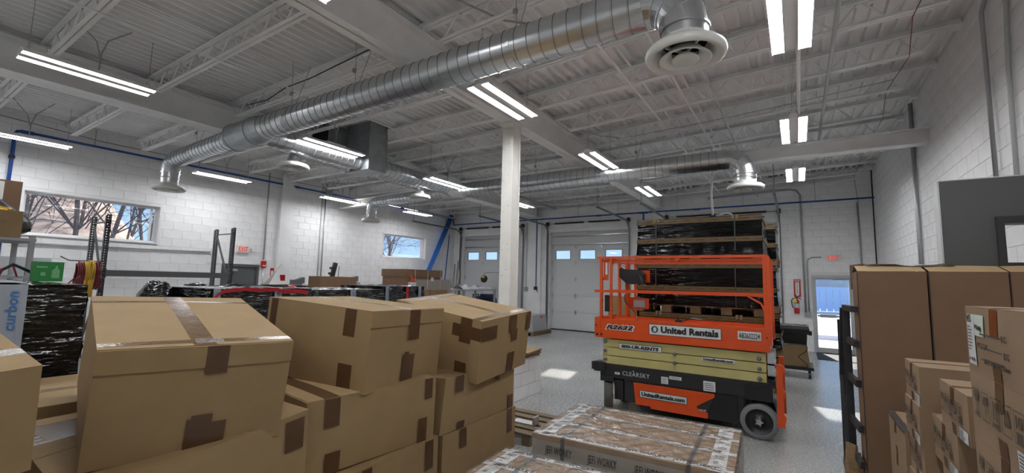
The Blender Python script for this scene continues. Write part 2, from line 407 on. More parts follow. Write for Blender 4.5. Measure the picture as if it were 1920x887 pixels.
# loose conduit under the deck in the right bay
def wide_flange(mb, axis, c, a, b, z0, z1, wd, tf=.018, tw=.012):
    for zz0, zz1, hw in ((z0, z0+tf, wd/2), (z1-tf, z1, wd/2), (z0, z1, tw/2)):
        if axis == 'Y': mb.box((c-hw, a, zz0), (c+hw, b, zz1))
        else: mb.box((a, c-hw, zz0), (b, c+hw, zz1))
    return mb
def beam(name, label, axis, c, a, b, z0, z1, wd, holes=()):
    o = tag(part(name, wide_flange(MB(), axis, c, a, b, z0, z1, wd), M['steelwhite']), label, 'beam'); return o
g1 = beam('roof_girder', 'white steel girder resting on the cream column, running to the back wall', 'Y', -3.80, -4.9, 14.99, 4.285, 4.735, .23)
g2 = beam('roof_girder', 'white steel girder left of the big round duct, running along the left bay', 'Y', -8.55, -4.9, 14.99, 4.285, 4.735, .38)
for y in (2.1, 2.35, 2.75): pass
xb_o = beam('cross_beam', 'white steel beam crossing the whole room just behind the rear round duct', 'X', 9.08, XL+.005, XR-.005, 4.03, 4.27, .22)
# column: wide-flange post boxed with cream paint
t = thing('steel_column', 'cream painted steel column rising out of the low block plinth', 'column', (-3.80, 5.80, 0))
cm = MB(); cm.box((-.10, -.115, .585), (.10, -.10, 4.262)); cm.box((-.10, .10, .585), (.10, .115, 4.262)); cm.box((-.008, -.10, .585), (.008, .10, 4.262))
part('shaft', cm, M['colwhite'], t)
part('side_plate', MB().box((.075, -.098, .585), (.088, .098, 4.262)), M['colwhite'], t)
part('cap_plate', MB().box((-.14, -.15, 4.262), (.14, .15, 4.284)), M['colwhite'], t)
bl = MB()
for zz in (1.2, 1.9, 2.3, 2.9, 3.4, 3.9):
    for dx in (-.06, .03): bl.tube([(dx, -.1155, zz+dx), (dx, -.118, zz+dx)], .006, 6)
part('bolt_hole', bl, M['dark'], t)
# plinth of painted blocks round the column foot
t = thing('block_plinth', 'low white painted block plinth around the foot of the column', 'plinth', (-3.92, 5.80, 0))
part('core', MB().box((-.385, -.6, 0), (.385, .6, .575)), M['joint'], t)
pb = MB()
for r in range(3):
    z0 = r*.195+.004; off = .2 if r % 2 else 0
    for k in range(-1, 4):
        a, b = max(-.6, -.6+k*.4+off), min(.6, -.2+k*.4+off)
        if b-a > .05: place('block', MB().box((.30, a+.004, z0), (.395, b-.004, z0+.187)).mesh('block', M['wall']), t)
    for k in range(3):
        a, b = max(-.39, -.39+k*.4-off), min(.39, .01+k*.4-off)
        if b-a > .05: place('block', MB().box((a+.004, -.61, z0), (b-.004, -.5, z0+.187)).mesh('block', M['wall']), t)
part('top', MB().box((-.395, -.61, .575), (.395, .61, .588)), M['wall'], t)
# charcoal partition stub on the right wall with a window in it
PY = 5.28
mb = MB()
for a, b, c, d in cells(1.085, XR-.002, 0, 2.72, [(1.43, 1.75, 1.96, 2.37)]): mb.box((a, PY, c), (b, PY+.13, d))
t = thing('partition_wall', 'charcoal grey partition stub with a small black framed window on the right wall', 'partition', (0, 0, 0))
part('panel', mb, M['greywall'], t)
part('end_trim', MB().box((1.072, PY-.004, 0), (1.085, PY+.134, 2.722)).box((1.085, PY-.002, 2.72), (XR-.002, PY+.132, 2.728)), M['lightgrey'], t)
fr = MB()
for a, b, c, d in cells(1.415, 1.765, 1.945, 2.385, [(1.462, 1.72, 2.0, 2.325)]): fr.box((a, PY-.025, c), (b, PY+.15, d))
part('window_frame', fr, M['black'], t)
part('window_pane', MB().box((1.462, PY+.06, 2.0), (1.72, PY+.066, 2.325)), M['glass'], t)
# ------------------------------------------------------------------ windows and doors
def window(n, y0, y1, z0, z1):
    fr = MB()
    for a, b, c, d in cells(y0, y1, z0, z1, [(y0+.05, y1-.05, z0+.05, z1-.05)]): fr.box((XL-.16, a, c), (XL-.10, b, d))
    for a, b, c, d in cells(y0-.045, y1+.045, z0-.02, z1+.045, [(y0, y1, z0, z1)]): fr.box((XL-.002, a, c), (XL+.022, b, d))
    fr.box((XL-.29, y0-.0, z0-.01), (XL+.0, y1, z0+.006)); fr.box((XL-.29, y0, z1-.006), (XL, y1, z1+.01))
    fr.box((XL-.29, y0-.008, z0), (XL, y0+.004, z1)); fr.box((XL-.29, y1-.004, z0), (XL, y1+.008, z1))
    w_ = struct('window_%d' % n, fr, M['white'])
    part('pane', MB().box((XL-.135, y0+.05, z0+.05), (XL-.130, y1-.05, z1-.05)), M['glass'], w_)
    part('sash', MB().box((XL-.15, y1-.14, z0+.05), (XL-.12, y1-.10, z1-.05)), M['white'], w_)
    return w_
window(1, 1.98, 4.20, 2.46, 3.33); window(2, 11.03, 13.23, 2.55, 3.42)
HINGE = MB().box((-.03, -.012, -.09), (.03, 0, .09)).box((-.05, -.02, -.02), (.05, -.006, .02)).tube([(-.02, -.025, -.05), (-.02, -.025, .05)], .012, 8).mesh('hinge', M['chrome'])
def garage_door(n, x0, x1, wins):
    y = YB+.17; hs = [0, .665, 1.27, 1.89, 2.50, 3.12, 3.66]
    d = struct('door_%d' % n, MB().box((x0-.02, y+.06, 0), (x0+.0, y+.11, 3.66)).box((x1, y+.06, 0), (x1+.02, y+.11, 3.66)).box((x0, y+.06, 3.62), (x1, y+.11, 3.68)), M['white'])
    for k in range(6):
        z0, z1 = hs[k]+.007, hs[k+1]-.007; pm = MB(); ops = []
        if k == 4: ops = [(a, a+.60, 2.65, 2.96) for a in wins]
        for a, b, c, e in cells(x0+.005, x1-.005, z0, z1, ops): pm.box((a, y, c), (b, y+.045, e))
        if k != 4:
            pm.box((x0+.005, y-.006, z0+.0), (x1-.005, y, z0+.10)); pm.box((x0+.005, y-.006, z1-.10), (x1-.005, y, z1))
        if k: pm.box((x0+.005, y+.018, z0-.02), (x1-.005, y+.044, z0+.01))
        pm.box((x0-.015, y+.03, z0), (x0+.01, y+.058, z1+.004)); pm.box((x1-.01, y+.03, z0), (x1+.015, y+.058, z1+.004))
        p_ = part('panel', pm, M['panel'], d)
        for a in (wins if k == 4 else []):
            f_ = MB()
            for q in cells(a-.03, a+.63, 2.62, 2.99, [(a, a+.6, 2.65, 2.96)]): f_.box((q[0], y-.012, q[2]), (q[1], y+.05, q[3]))
            wf = part('window_frame', f_, M['lightgrey'], d)
            place('pane', MB().box((a, y+.02, 2.65), (a+.6, y+.026, 2.96)).mesh('pane', M['glass']), wf)
        if k < 5:
            for hx in (x0+.05, x0+(x1-x0)*.33, x0+(x1-x0)*.66, x1-.05): place('hinge', HINGE, d, (hx, y, hs[k+1]))
    for z in (3.17, 3.50):
        part('strut', MB().box((x0+.02, y-.045, z), (x1-.02, y-.006, z+.012)).box((x0+.02, y-.045, z), (x1-.02, y-.04, z+.05)), M['chrome'], d)
    for xx, s in ((x0-.06, 1), (x1+.06, -1)):
        pts = [(xx, YB-.06, .02), (xx, YB-.06, 3.55)]+[(xx, YB-.06-.38*(1-math.cos(a)), 3.55+.38*math.sin(a)) for a in (R(15*k) for k in range(1, 7))]+[(xx, YB-3.0, 3.97)]
        mb = MB()
        mb.tube(pts, .032, 6); part('track', mb, M['trackgrey'], d)
        part('track_bracket', MB().box((xx-.03, YB-.10, .02), (xx-.02*s-.02, YB-.002, 3.9)), M['conduit'] if s < 0 else M['black'], d)
        part('hanger', MB().tube([(xx, YB-2.95, 3.98), (xx, YB-2.95, 4.80)], .012, 6), M['conduit'], d)
        part('drum', MB().lathe([(.03, -.05), (.075, -.05), (.075, .05), (.03, .05)], 16, (xx, YB-.10, 3.98), M=Matrix.Rotation(R(90), 4, 'Y')), M['black'], d)
    part('spring_shaft', MB().tube([(x0-.12, YB-.10, 3.98), (x1+.12, YB-.10, 3.98)], .014, 8), M['conduit'], d)
    for a, b in ((x0+.25, (x0+x1)/2-.1), ((x0+x1)/2+.1, x1-.25)):
        part('torsion_spring', MB().tube([(a, YB-.10, 3.98), (b, YB-.10, 3.98)], .032, 10), M['black'], d)
    part('seal', MB().box((x0, y-.01, 0), (x1, y+.05, .022)), M['black'], d)
    return d
garage_door(1, -12.25, -9.2, (-12.09, -11.13, -10.17)); garage_door(2, -7.95, -4.9, (-7.78, -6.78, -5.78)); garage_door(3, -3.5, -.45, (-3.33, -2.33, -1.33))
# glazed exit door
fm = MB()
for a, b, c, d in cells(.33, 1.27, 0, 2.12, [(.38, 1.22, -.1, 2.07)]): fm.box((a, YB-.02, c), (b, YB+.2, d))
d4 = struct('door_4', fm, M['lightgrey'])
lf = MB()
for a, b, c, d in cells(.382, 1.218, .01, 2.065, [(.43, 1.17, .14, 1.995)]): lf.box((a, YB+.06, c), (b, YB+.105, d))
leaf = part('leaf', lf, M['lightgrey'], d4)
place('pane', MB().box((.43, YB+.08, .14), (1.17, YB+.086, 1.995)).mesh('pane', M['glass']), leaf)
part('push_bar', MB().box((.44, YB+.0, .98), (1.16, YB+.03, 1.03)).box((.50, YB-.02, .965), (.86, YB+.04, 1.045)), M['conduit'], d4)
part('closer', MB().box((.80, YB-.03, 2.03), (1.08, YB+.05, 2.08)).bar((.78, YB-.05, 2.0), (1.02, YB+.02, 2.04), .02), M['conduit'], d4)
# grey door in the left wall
fm = MB()
for a, b, c, d in cells(5.66, 6.63, 0, 2.05, [(5.72, 6.57, -.1, 1.99)]): fm.box((XL-.2, a, c), (XL+.012, b, d))
d5 = struct('door_5', fm, M['greydoor'])
lf = part('leaf', MB().box((XL-.07, 5.722, .01), (XL-.025, 6.568, 1.988)), M['greydoor'], d5)
part('closer', MB().box((XL-.02, 5.8, 1.86), (XL+.04, 6.05, 1.92)), M['conduit'], d5)
part('handle', MB().tube([(XL-.02, 6.48, 1.0), (XL+.04, 6.48, 1.0), (XL+.04, 6.36, 1.0)], .012, 8), M['chrome'], d5)
# ------------------------------------------------------------------ spiral ducts
def spiral(mb, p, q, r, pitch=.135, n=28):
    p = Vector(p); q = Vector(q); d = q-p; L = d.length; t = d.normalized(); u = Vector((0, 0, 1)); u = (u-t*u.dot(t)).normalized(); v = t.cross(u)
    rows = [(0, r)]; N = int(L/pitch)
    for i in range(N):
        for f_, h_ in ((.44, 0), (.47, .006), (.53, .006), (.56, 0)): rows.append(((i+f_)*pitch+(L-N*pitch)/2, r+h_))
    rows.append((L, r)); base = len(mb.v)
    for i, (s, rr) in enumerate(rows):
        sk = .22*pitch if 0 < i < len(rows)-1 else 0
        for k in range(n):
            a = 2*math.pi*k/n; mb.v.append(tuple(p+t*(s+sk*math.sin(a))+(u*math.cos(a)+v*math.sin(a))*rr))
    for i in range(len(rows)-1):
        for k in range(n):
            a = base+i*n+k; b = base+i*n+(k+1) % n
            mb.f.append((a, a+n, b+n, b)); mb.m.append(1 if i % 4 in (1, 3) and 0 < i < len(rows)-2 else 0)  # ridge flanks get the painted seam shadow
def ring(mb, c, ax, r, wd=.02, h=.008, n=28, m=0):
    ax = Vector(ax).normalized(); u = ax.orthogonal().normalized(); v = ax.cross(u); base = len(mb.v)
    for off, rr in ((-wd/2, r), (-wd/2, r+h), (wd/2, r+h), (wd/2, r)):
        for k in range(n):
            a = 2*math.pi*k/n; mb.v.append(tuple(Vector(c)+ax*off+(u*math.cos(a)+v*math.sin(a))*rr))
    for i in range(3):
        for k in range(n):
            a = base+i*n+k; b = base+i*n+(k+1) % n; mb.f.append((a, b, b+n, a+n)); mb.m.append(m)
def elbow(mb, p0, d0, d1, rad, r, gores=4, n=28):
    """gored elbow from p0 heading d0, turning to d1 with bend radius rad; returns the end point"""
    d0 = Vector(d0).normalized(); d1 = Vector(d1).normalized(); c = Vector(p0)+d1*rad; pts = []
    for k in range(gores+1):
        a = math.pi/2*k/gores; pts.append((c-d1*rad*math.cos(a)+d0*rad*math.sin(a), d0*math.cos(a)+d1*math.sin(a)))
    side = d0.cross(d1); base = len(mb.v)
    for p, t_ in pts:
        u = side; v = t_.cross(u)
        for k in range(n):
            a = 2*math.pi*k/n; mb.v.append(tuple(p+(u*math.cos(a)+v*math.sin(a))*r))
    for i in range(gores):
        for k in range(n):
            a = base+i*n+k; b = base+i*n+(k+1) % n; mb.f.append((a, b, b+n, a+n)); mb.m.append(0)
    for p, t_ in pts: ring(mb, p, t_, r, .014, .008, n)
    return pts[-1][0]
def sharp(o):
    o.data.polygons.foreach_set('use_smooth', [True]*len(o.data.polygons)); o.data.set_sharp_from_angle(angle=R(25)); return o
def hang(o, x, y, z0, r):
    mb = MB(); top = ztc(x)+.02
    mb.tube([(x, y-.02, z0+r), (x, y-.05, top)], .004, 5); mb.tube([(x, y+.02, z0+r), (x+.1, y+.16, top)], .004, 5)
    mb.box((x-.02, y-.06, z0+r+.15), (x+.02, y-.03, z0+r+.20)); part('hanger_cable', mb, M['conduit'], o)
    s = MB(); ring(s, (x, y, z0), (1, 0, 0), r+.006, .03, .003); part('strap', s, M['galv'], o)
GV = [M['galv'], M['galvshade']]
ZA = 4.0
# front run, along X
t = thing('spiral_duct', 'big galvanized spiral duct crossing the foreground under the ceiling', 'duct', (0, 0, 0)); ductA = t
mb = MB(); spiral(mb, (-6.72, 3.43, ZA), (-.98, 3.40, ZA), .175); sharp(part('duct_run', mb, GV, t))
mb = MB(); ring(mb, (-.98, 3.40, ZA), (1,0,0), .175, .05, .010); pe = elbow(mb, (-.96, 3.40, ZA), (1,0,0), (0,0,-1), .30, .176)
part('elbow', mb, M['galv'], t, False)
part('drop_collar', MB().tube([pe, pe+Vector((0,0,-.08))], .172, 28, cap=False), M['galv'], t, True)
mb = MB(); mb.tube([(-7.66, 3.45, ZA), (-7.02, 3.45, ZA)], .222, 32); ring(mb, (-7.66, 3.45, ZA), (1,0,0), .222, .03, .008); ring(mb, (-7.04, 3.45, ZA), (1,0,0), .222, .03, .008)
mb.tube([(-7.02, 3.45, ZA), (-6.92, 3.44, ZA), (-6.72, 3.43, ZA)], [.222, .215, .178], 32); mb.tube([(-7.86, 3.46, ZA), (-7.66, 3.45, ZA)], [.162, .205], 32)
sharp(part('tee_fitting', mb, M['galvduct'], t))
for x_ in (-2.2, -4.6, -6.0): hang(t, x_, 3.41, ZA, .175)
t = thing('spiral_duct', 'spiral duct branch reaching toward the left wall above the wide window', 'duct', (0, 0, 0))
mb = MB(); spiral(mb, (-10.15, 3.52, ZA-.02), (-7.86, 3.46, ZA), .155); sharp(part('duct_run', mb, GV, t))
mb = MB(); pe2 = elbow(mb, (-10.15, 3.52, ZA-.02), (-1,0,0), (0,0,-1), .25, .156); part('elbow', mb, M['galv'], t)
mb = MB(); mb.tube([pe2, pe2+Vector((0,0,-.20))], .150, 28, cap=False); ring(mb, pe2+Vector((0,0,-.1)), (0,0,1), .15); part('drop_collar', mb, M['galv'], t, True)
hang(t, -9.2, 3.49, ZA, .155)
# trunk along Y
t = thing('spiral_duct', 'straight galvanized trunk duct joined to both sides of the plenum box', 'duct', (0, 0, 0))
XT, ZTK = -7.30, 4.06
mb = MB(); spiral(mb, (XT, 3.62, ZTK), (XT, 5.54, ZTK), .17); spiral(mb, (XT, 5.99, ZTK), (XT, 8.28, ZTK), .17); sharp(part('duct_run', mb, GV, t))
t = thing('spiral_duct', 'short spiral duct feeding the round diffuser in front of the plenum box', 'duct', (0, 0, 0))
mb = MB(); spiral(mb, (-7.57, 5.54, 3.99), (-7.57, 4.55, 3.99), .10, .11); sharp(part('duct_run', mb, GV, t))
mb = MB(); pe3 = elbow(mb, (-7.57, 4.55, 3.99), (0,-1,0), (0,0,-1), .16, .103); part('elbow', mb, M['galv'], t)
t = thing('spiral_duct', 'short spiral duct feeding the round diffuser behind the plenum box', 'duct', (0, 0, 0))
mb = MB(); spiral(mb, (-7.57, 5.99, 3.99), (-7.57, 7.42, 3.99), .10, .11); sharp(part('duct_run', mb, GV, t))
mb = MB(); pe4 = elbow(mb, (-7.57, 7.42, 3.99), (0,1,0), (0,0,-1), .16, .103); part('elbow', mb, M['galv'], t)
# rear run, along X
t = thing('spiral_duct', 'long galvanized spiral duct running in front of the cross beam at the rear', 'duct', (0, 0, 0))
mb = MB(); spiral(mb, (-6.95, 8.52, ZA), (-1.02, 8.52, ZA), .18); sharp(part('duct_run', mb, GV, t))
mb = MB(); ring(mb, (-1.02, 8.52, ZA), (1,0,0), .18, .05, .01); pe6 = elbow(mb, (-1.0, 8.52, ZA), (1,0,0), (0,0,-1), .30, .181); part('elbow', mb, M['galv'], t)
mb = MB(); mb.tube([pe6, pe6+Vector((0,0,-.12))], .172, 28, cap=False); ring(mb, pe6+Vector((0,0,-.06)), (0,0,1), .172); part('drop_collar', mb, M['galv'], t, True)
mb = MB(); mb.tube([(-7.62, 8.52, ZA), (-7.0, 8.52, ZA)], .205, 28); mb.tube([(-7.0, 8.52, ZA), (-6.95, 8.52, ZA)], [.205, .18], 28); mb.tube([(XT, 8.2, ZTK), (XT, 8.4, ZA)], .17, 24); sharp(part('tee_fitting', mb, M['galv'], t))
for x_ in (-2.6, -4.9): hang(t, x_, 8.52, ZA, .18)
t = thing('spiral_duct', 'slim spiral duct branch at the rear ending above the small window', 'duct', (0, 0, 0))
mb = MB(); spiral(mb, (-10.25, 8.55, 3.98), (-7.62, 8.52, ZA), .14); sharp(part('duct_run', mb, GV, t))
mb = MB(); pe5 = elbow(mb, (-10.25, 8.55, 3.98), (-1,0,0), (0,0,-1), .24, .141); part('elbow', mb, M['galv'], t)
mb = MB(); mb.tube([pe5, pe5+Vector((0,0,-.20))], .135, 24, cap=False); ring(mb, pe5+Vector((0,0,-.10)), (0,0,1), .135); part('drop_collar', mb, M['galv'], t, True)
# plenum box
t = thing('duct_plenum', 'rectangular sheet metal plenum box hanging from the roof opening', 'duct', (-7.33, 5.765, 3.88))
mb = MB()
for z0, z1 in ((0, .80), (.80, .978)):
    mb.box((-.355, -.215, z0), (.355, .215, z1))
part('casing', mb, M['galvduct'], t)
sm = MB(); sm.box((-.362, -.222, .795), (.362, .222, .812)); sm.box((-.362, -.222, -.004), (.362, .222, .008))
for a in (-.355, .355):
    for b in (-.215, .215): sm.box((a-.008, b-.008, 0), (a+.008, b+.008, .8))
part('seam', sm, M['galvduct'], t)
cr = MB()
cr.bar((.357, -.2, .02), (.357, .2, .78), .004, .006); cr.bar((-.34, -.218, .02), (.34, -.218, .78), .004, .006)
part('cross_break', cr, M['galvduct'], t)
hd = MB()
for a, b, c, d in cells(-8.33, -6.85, 5.0, 6.4, [(-7.68, -6.98, 5.55, 5.98)]): pass
hd.box((-8.30, 5.1, 4.72), (-7.75, 6.4, 4.80)); hd.box((-8.30, 5.10, 4.45), (-7.70, 5.13, 4.80)); hd.box((-8.30, 5.13, 4.45), (-7.70, 5.16, 4.47))
part('return_duct', MB().box((-.97, -.62, .55), (-.36, .5, .91)), M['galvduct'], t)
part('return_opening', MB().box((-.92, -.626, .58), (-.40, -.612, .88)), M['dark'], t)
# ------------------------------------------------------------------ diffusers
def diffuser(label, c, zb, r=.295, neck=.172):
    t = thing('ceiling_diffuser', label, 'diffuser', (c[0], c[1], zb), group='round duct diffusers'); s = r/.295
    part('bell', MB().lathe([(neck, .17), (neck, .12), (.20*s, .112), (.265*s, .095), (.29*s, .07), (.295*s, .045), (.285*s, .022), (.262*s, .012), (.235*s, .03), (.19*s, .065), (.165*s, .10), (neck*.9, .125)], 48), M['diff'], t, True)
    part('throat', MB().lathe([(neck*.98, .12), (neck*.98, .165), (.001, .165)], 32), M['dark'], t)
    part('cone', MB().lathe([(.115*s, .085), (.15*s, .045), (.185*s, .012), (.19*s, .004), (.18*s, .002), (.14*s, .022), (.10*s, .055)], 40), M['diff'], t, True)
    part('center_cone', MB().lathe([(.04*s, .06), (.075*s, .03), (.10*s, .004), (.088*s, -.004), (.04*s, -.008), (.001, -.009)], 32), M['diff'], t, True)
    mb = MB()
    for k in range(4): a = R(45+90*k); mb.bar((.02*math.cos(a), .02*math.sin(a), .06), (.17*s*math.cos(a), .17*s*math.sin(a), .08), .012, .02)
    part('spider', mb, M['diff'], t); return t
diffuser('large round white diffuser under the nearest duct elbow', (pe.x, 3.40), pe.z-.08-.16)
diffuser('round diffuser under the duct elbow above the wide window', (pe2.x, 3.52), pe2.z-.20-.16, .28, .15)
diffuser('round white diffuser hanging just in front of the plenum box', (pe3.x, pe3.y), pe3.z-.16, .27, .105)
diffuser('round white diffuser hanging just behind the plenum box', (pe4.x, pe4.y), pe4.z-.16, .25, .105)
diffuser('round diffuser at the end of the slim duct near the small window', (pe5.x, 8.55), pe5.z-.20-.16, .27, .135)
diffuser('round white diffuser under the rear duct elbow above the wrapped crates', (pe6.x, 8.52), pe6.z-.12-.16)
# ------------------------------------------------------------------ LED high-bay lights
def light(label, x, y0, z=4.07, L=1.22, chain=True, cord=False):
    t = thing('strip_light', label, 'light', (x, y0+L/2, z), group='hanging two-strip LED lights'); h = L/2
    hs = part('housing', MB().prism([(-.168, .0), (-.160, .03), (-.05, .05), (-.04, .085), (.04, .085), (.05, .05), (.160, .03), (.168, .0), (.162, .0), (.160, .013), (.060, .013), (.058, 0), (.052, .0), (.046, .03), (-.046, .03), (-.052, 0), (-.058, 0), (-.060, .013), (-.160, .013), (-.162, 0)],
         lambda a, b: (a, -h, b), lambda a, b: (a, h, b)), M['white'], t)
    for s in (-1, 1):
        part('lens', MB().prism([(s*.062, .0125), (s*.062, .0095), (s*.158, .0095), (s*.158, .0125)][::s], lambda a, b: (a, -h+.012, b), lambda a, b: (a, h-.012, b)), M['led'], hs)
    top = ztc(x)-z+.06
    for yy in (-h+.06, h-.06):
        mb = MB(); mb.tube([(-.07, yy, .06), (0, yy, .20), (.07, yy, .06)], .003, 5)
        n = max(3, int((top-.2)/.05))
        for k in range(n):
            z0 = .2+(top-.2)*k/n; z1 = .2+(top-.2)*(k+.8)/n
            for s in (-1, 1): mb.bar((s*.011, yy, z0), (s*.011, yy, z1), .004)
        part('chain', mb, M['conduit'], t)
    if cord:
        part('cord', MB().tube([(0, .05, .085), (.01, .05, .3), (.02, .1, .5), (.1, .3, top-.02)], .009, 6).tube([(0, .05, .25), (.0, .0, .45), (-.05, -.2, top-.05)], .009, 6), M['conduit'], t)
    return t
light('strip light at the top right above the tall cartons, cut off by the frame', .03, 3.74)
light('middle strip light of the row nearest the right wall, before the cross beam', .035, 7.03)
light('farthest strip light of the row nearest the right wall, behind the cross beam', .045, 10.12)
light('strip light hanging beside the girder under the big duct, nearest the column', -3.18, 4.07, 4.10)
light('strip light hanging just in front of the rear spiral duct', -3.04, 7.06, 4.02)
light('strip light hanging behind the rear spiral duct beside the girder', -2.97, 10.10, 4.0)
light('strip light hanging in front of the plenum box', -6.97, 4.14, 4.06, cord=True)
light('strip light hanging above the tee of the rear duct', -6.85, 7.08, 4.0, cord=True)
light('strip light partly hidden behind the cream column', -6.93, 10.55, 4.05)
light('long strip light at the upper left below the wide girder', -7.22, .94, 4.15, cord=True)
light('strip light cut by the left frame edge above the wide window', -11.6, 1.10, 4.09, cord=True)
light('strip light along the left wall right of the window end diffuser', -11.68, 4.43, 4.10, cord=True)
light('strip light along the left wall before the slim duct diffuser', -11.72, 7.76, 4.11, cord=True)
light('farthest strip light along the left wall above the small window', -11.42, 10.8, 4.10)
light('strip light over the camera position, out of view on the right', .03, .45)
light('strip light over the camera position, out of view beside the girder', -3.18, .9, 4.1)
light('strip light behind the camera on the right', .03, -2.8); light('strip light behind the camera beside the girder', -3.18, -2.5); light('strip light behind the camera in the middle bay', -7.1, -2.5)
light('strip light behind the camera along the left wall', -11.6, -2.4)
# ------------------------------------------------------------------ pipes, conduits, signs on the walls
def pipe(name, label, pts, r, m, cat='pipe', **k):
    return tag(part(name, MB().tube(pts, r, 8), m, None, True), label, cat)
t = thing('air_pipe', 'long dark blue compressed air pipe along the left wall', 'pipe')
part('run', MB().tube([(XL+.07, 1.78, 4.46), (XL+.07, 14.93, 4.46)], .026, 8), M['bluepipe'], t, True)
part('drop', MB().tube([(XL+.07, 1.78, 4.46), (XL+.07, 1.74, 4.40), (XL+.07, 1.74, 1.2)], .03, 8), M['bluepipe'], t, True)
for y in (2.9, 4.9, 7.35, 9.4, 11.4, 13.2):
    part('hanger', MB().tube([(XL+.07, y, 4.46), (XL+.07, y, 4.83)], .008, 6), M['conduit'], t)
for y in (7.5, 11.8, 1.9): part('coupling', MB().tube([(XL+.07, y-.09, 4.46), (XL+.07, y+.09, 4.46)], .037, 8), M['bluepipe'], t)
part('clamp', MB().tube([(XL+.07, 1.74, 3.9), (XL+.07, 1.74, 3.96)], .045, 8).tube([(XL+.07, 1.74, 3.1), (XL+.07, 1.74, 3.14)], .045, 8), M['black'], t)
t = thing('air_pipe', 'dark blue compressed air pipe along the back wall above the garage doors', 'pipe')
part('run', MB().tube([(XL+.07, YB-.18, 4.46), (XL+.12, YB-.2, 4.17), (-12.3, YB-.2, 4.17), (XR-.005, YB-.2, 4.18)], .024, 8), M['bluepipe'], t, True)
part('drop', MB().tube([(-8.47, YB-.2, 4.17), (-8.47, YB-.14, 4.0), (-8.47, YB-.14, 1.55)], .02, 8), M['bluepipe'], t, True)
part('tee_drop', MB().tube([(-4.3, YB-.2, 4.17), (-4.3, YB-.2, 3.85)], .03, 8).tube([(-4.45, YB-.2, 4.17), (-4.15, YB-.2, 4.17)], .035, 8), M['bluepipe'], t)
part('valve', MB().box((-8.53, YB-.20, 1.45), (-8.41, YB-.08, 1.58)).tube([(-8.47, YB-.14, 1.5), (-8.35, YB-.2, 1.38)], .015, 6), M['black'], t)
for x in (-11.2, -9.6, -6.7, -5.2, -3.2, -1.3, .5):
    part('hanger', MB().tube([(x, YB-.2, 4.17), (x, YB-.2, 4.78)], .007, 6), M['conduit'], t)
for x in (-5.9, -2.6): part('coupling', MB().tube([(x-.1, YB-.2, 4.17), (x+.1, YB-.2, 4.17)], .033, 8), M['bluepipe'], t)
# conduits
pipe('conduit', 'grey conduit running along the left wall below the wide window', [(XL+.03, 1.9, 2.28), (XL+.03, 5.35, 2.33)], .016, M['conduit'], 'conduit')
tag(part('junction_box', MB().box((XL, 5.36, 2.27), (XL+.06, 5.5, 2.42)), M['white']), 'small white junction box at the end of the conduit on the left wall', 'junction box')
pipe('conduit', 'thin conduit dropping to the red pull station', [(XL+.03, 6.71, 4.72), (XL+.03, 6.71, 2.2)], .018, M['conduit'], 'conduit')
pipe('conduit', 'left one of the paired conduits on the left wall right of the pilaster', [(XL+.03, 8.43, 4.75), (XL+.03, 8.43, .8)], .02, M['lightgrey'], 'conduit')
pipe('conduit', 'right one of the paired conduits on the left wall right of the pilaster', [(XL+.03, 8.55, 4.75), (XL+.03, 8.55, .8)], .02, M['conduit'], 'conduit')
t = thing('pull_box', 'grey electrical pull box above the paired conduits', 'electrical box', (XL, 8.6, 4.52)); part('body', MB().box((.005, -.1, -.12), (.14, .12, .12)), M['stone'], t)
part('conduit_bend', MB().tube([(.07, .02, .12), (.07, .02, .22), (.12, .1, .28), (.4, .4, .3), (1.8, .5, .3)], .03, 8), M['lightgrey'], t, True)
pipe('conduit', 'grey conduit dropping down the right wall from the roof', [(XR-.04, 9.9, 4.98), (XR-.04, 9.9, .5)], .032, M['conduit'], 'conduit')
pipe('conduit', 'tall conduit on the right wall beside the charcoal partition', [(XR-.03, 6.0, 5.0), (XR-.04, 6.4, 4.72), (XR-.04, 6.4, 2.6)], .020, M['conduit'], 'conduit')
pipe('conduit', 'white bent conduit at the far right edge of the right wall', [(XR-.25, 5.85, 4.9), (XR-.1, 5.8, 4.75), (XR-.03, 5.82, 4.5), (XR-.03, 5.9, 3.9), (XR-.03, 5.95, 2.6)], .02, M['lightgrey'], 'conduit')
pipe('conduit', 'conduit bending down the back wall left of the exit door', [(-2.3, YB-.04, 4.52), (-.1, YB-.04, 4.60), (.05, YB-.04, 4.56), (.15, YB-.04, 4.42), (.17, YB-.04, 1.08)], .028, M['conduit'], 'conduit')
pipe('conduit', 'conduit running down the back wall right of the exit sign', [(1.44, YB-.04, 4.1), (1.47, YB-.04, 1.9)], .022, M['conduit'], 'conduit')
pipe('alarm_cable', 'thin red alarm cable hanging across the right bay joists', [(1.46, YB-.03, 4.1), (1.40, YB-.03, 4.8), (1.35, 14, 4.74), (1.3, 11.5, 4.72), (1.34, 9.6, 4.70), (1.22, 8.4, 4.72), (1.3, 7.2, 4.72), (1.15, 6.1, 4.70), (1.2, 5.0, 4.72)], .0045, M['maroon'], 'cable')
pipe('alarm_cable', 'thin red alarm cable strung across the joists of the middle bay', [(-8.4, 4.6, 4.6), (-6.9, 4.5, 4.68), (-5.0, 4.2, 4.7), (-3.9, 4.3, 4.72)], .005, M['maroon'], 'cable')
pipe('conduit', 'steel conduit under the joists past the nearest round diffuser', [(-.9, 5.0, 4.46), (-.9, 11.2, 4.45), (-.9, 14.8, 4.45)], .014, M['chrome'], 'conduit')
t = thing('fixture_box', 'grey electrical box clipped under the joist left of the nearest diffuser', 'electrical box', (-.9, 4.92, 4.42)); part('body', MB().box((-.07, -.06, -.04), (.07, .06, .05)), M['stone'], t)
part('stub', MB().tube([(.07, 0, .02), (1.1, .05, .04)], .012, 6), M['conduit'], t)
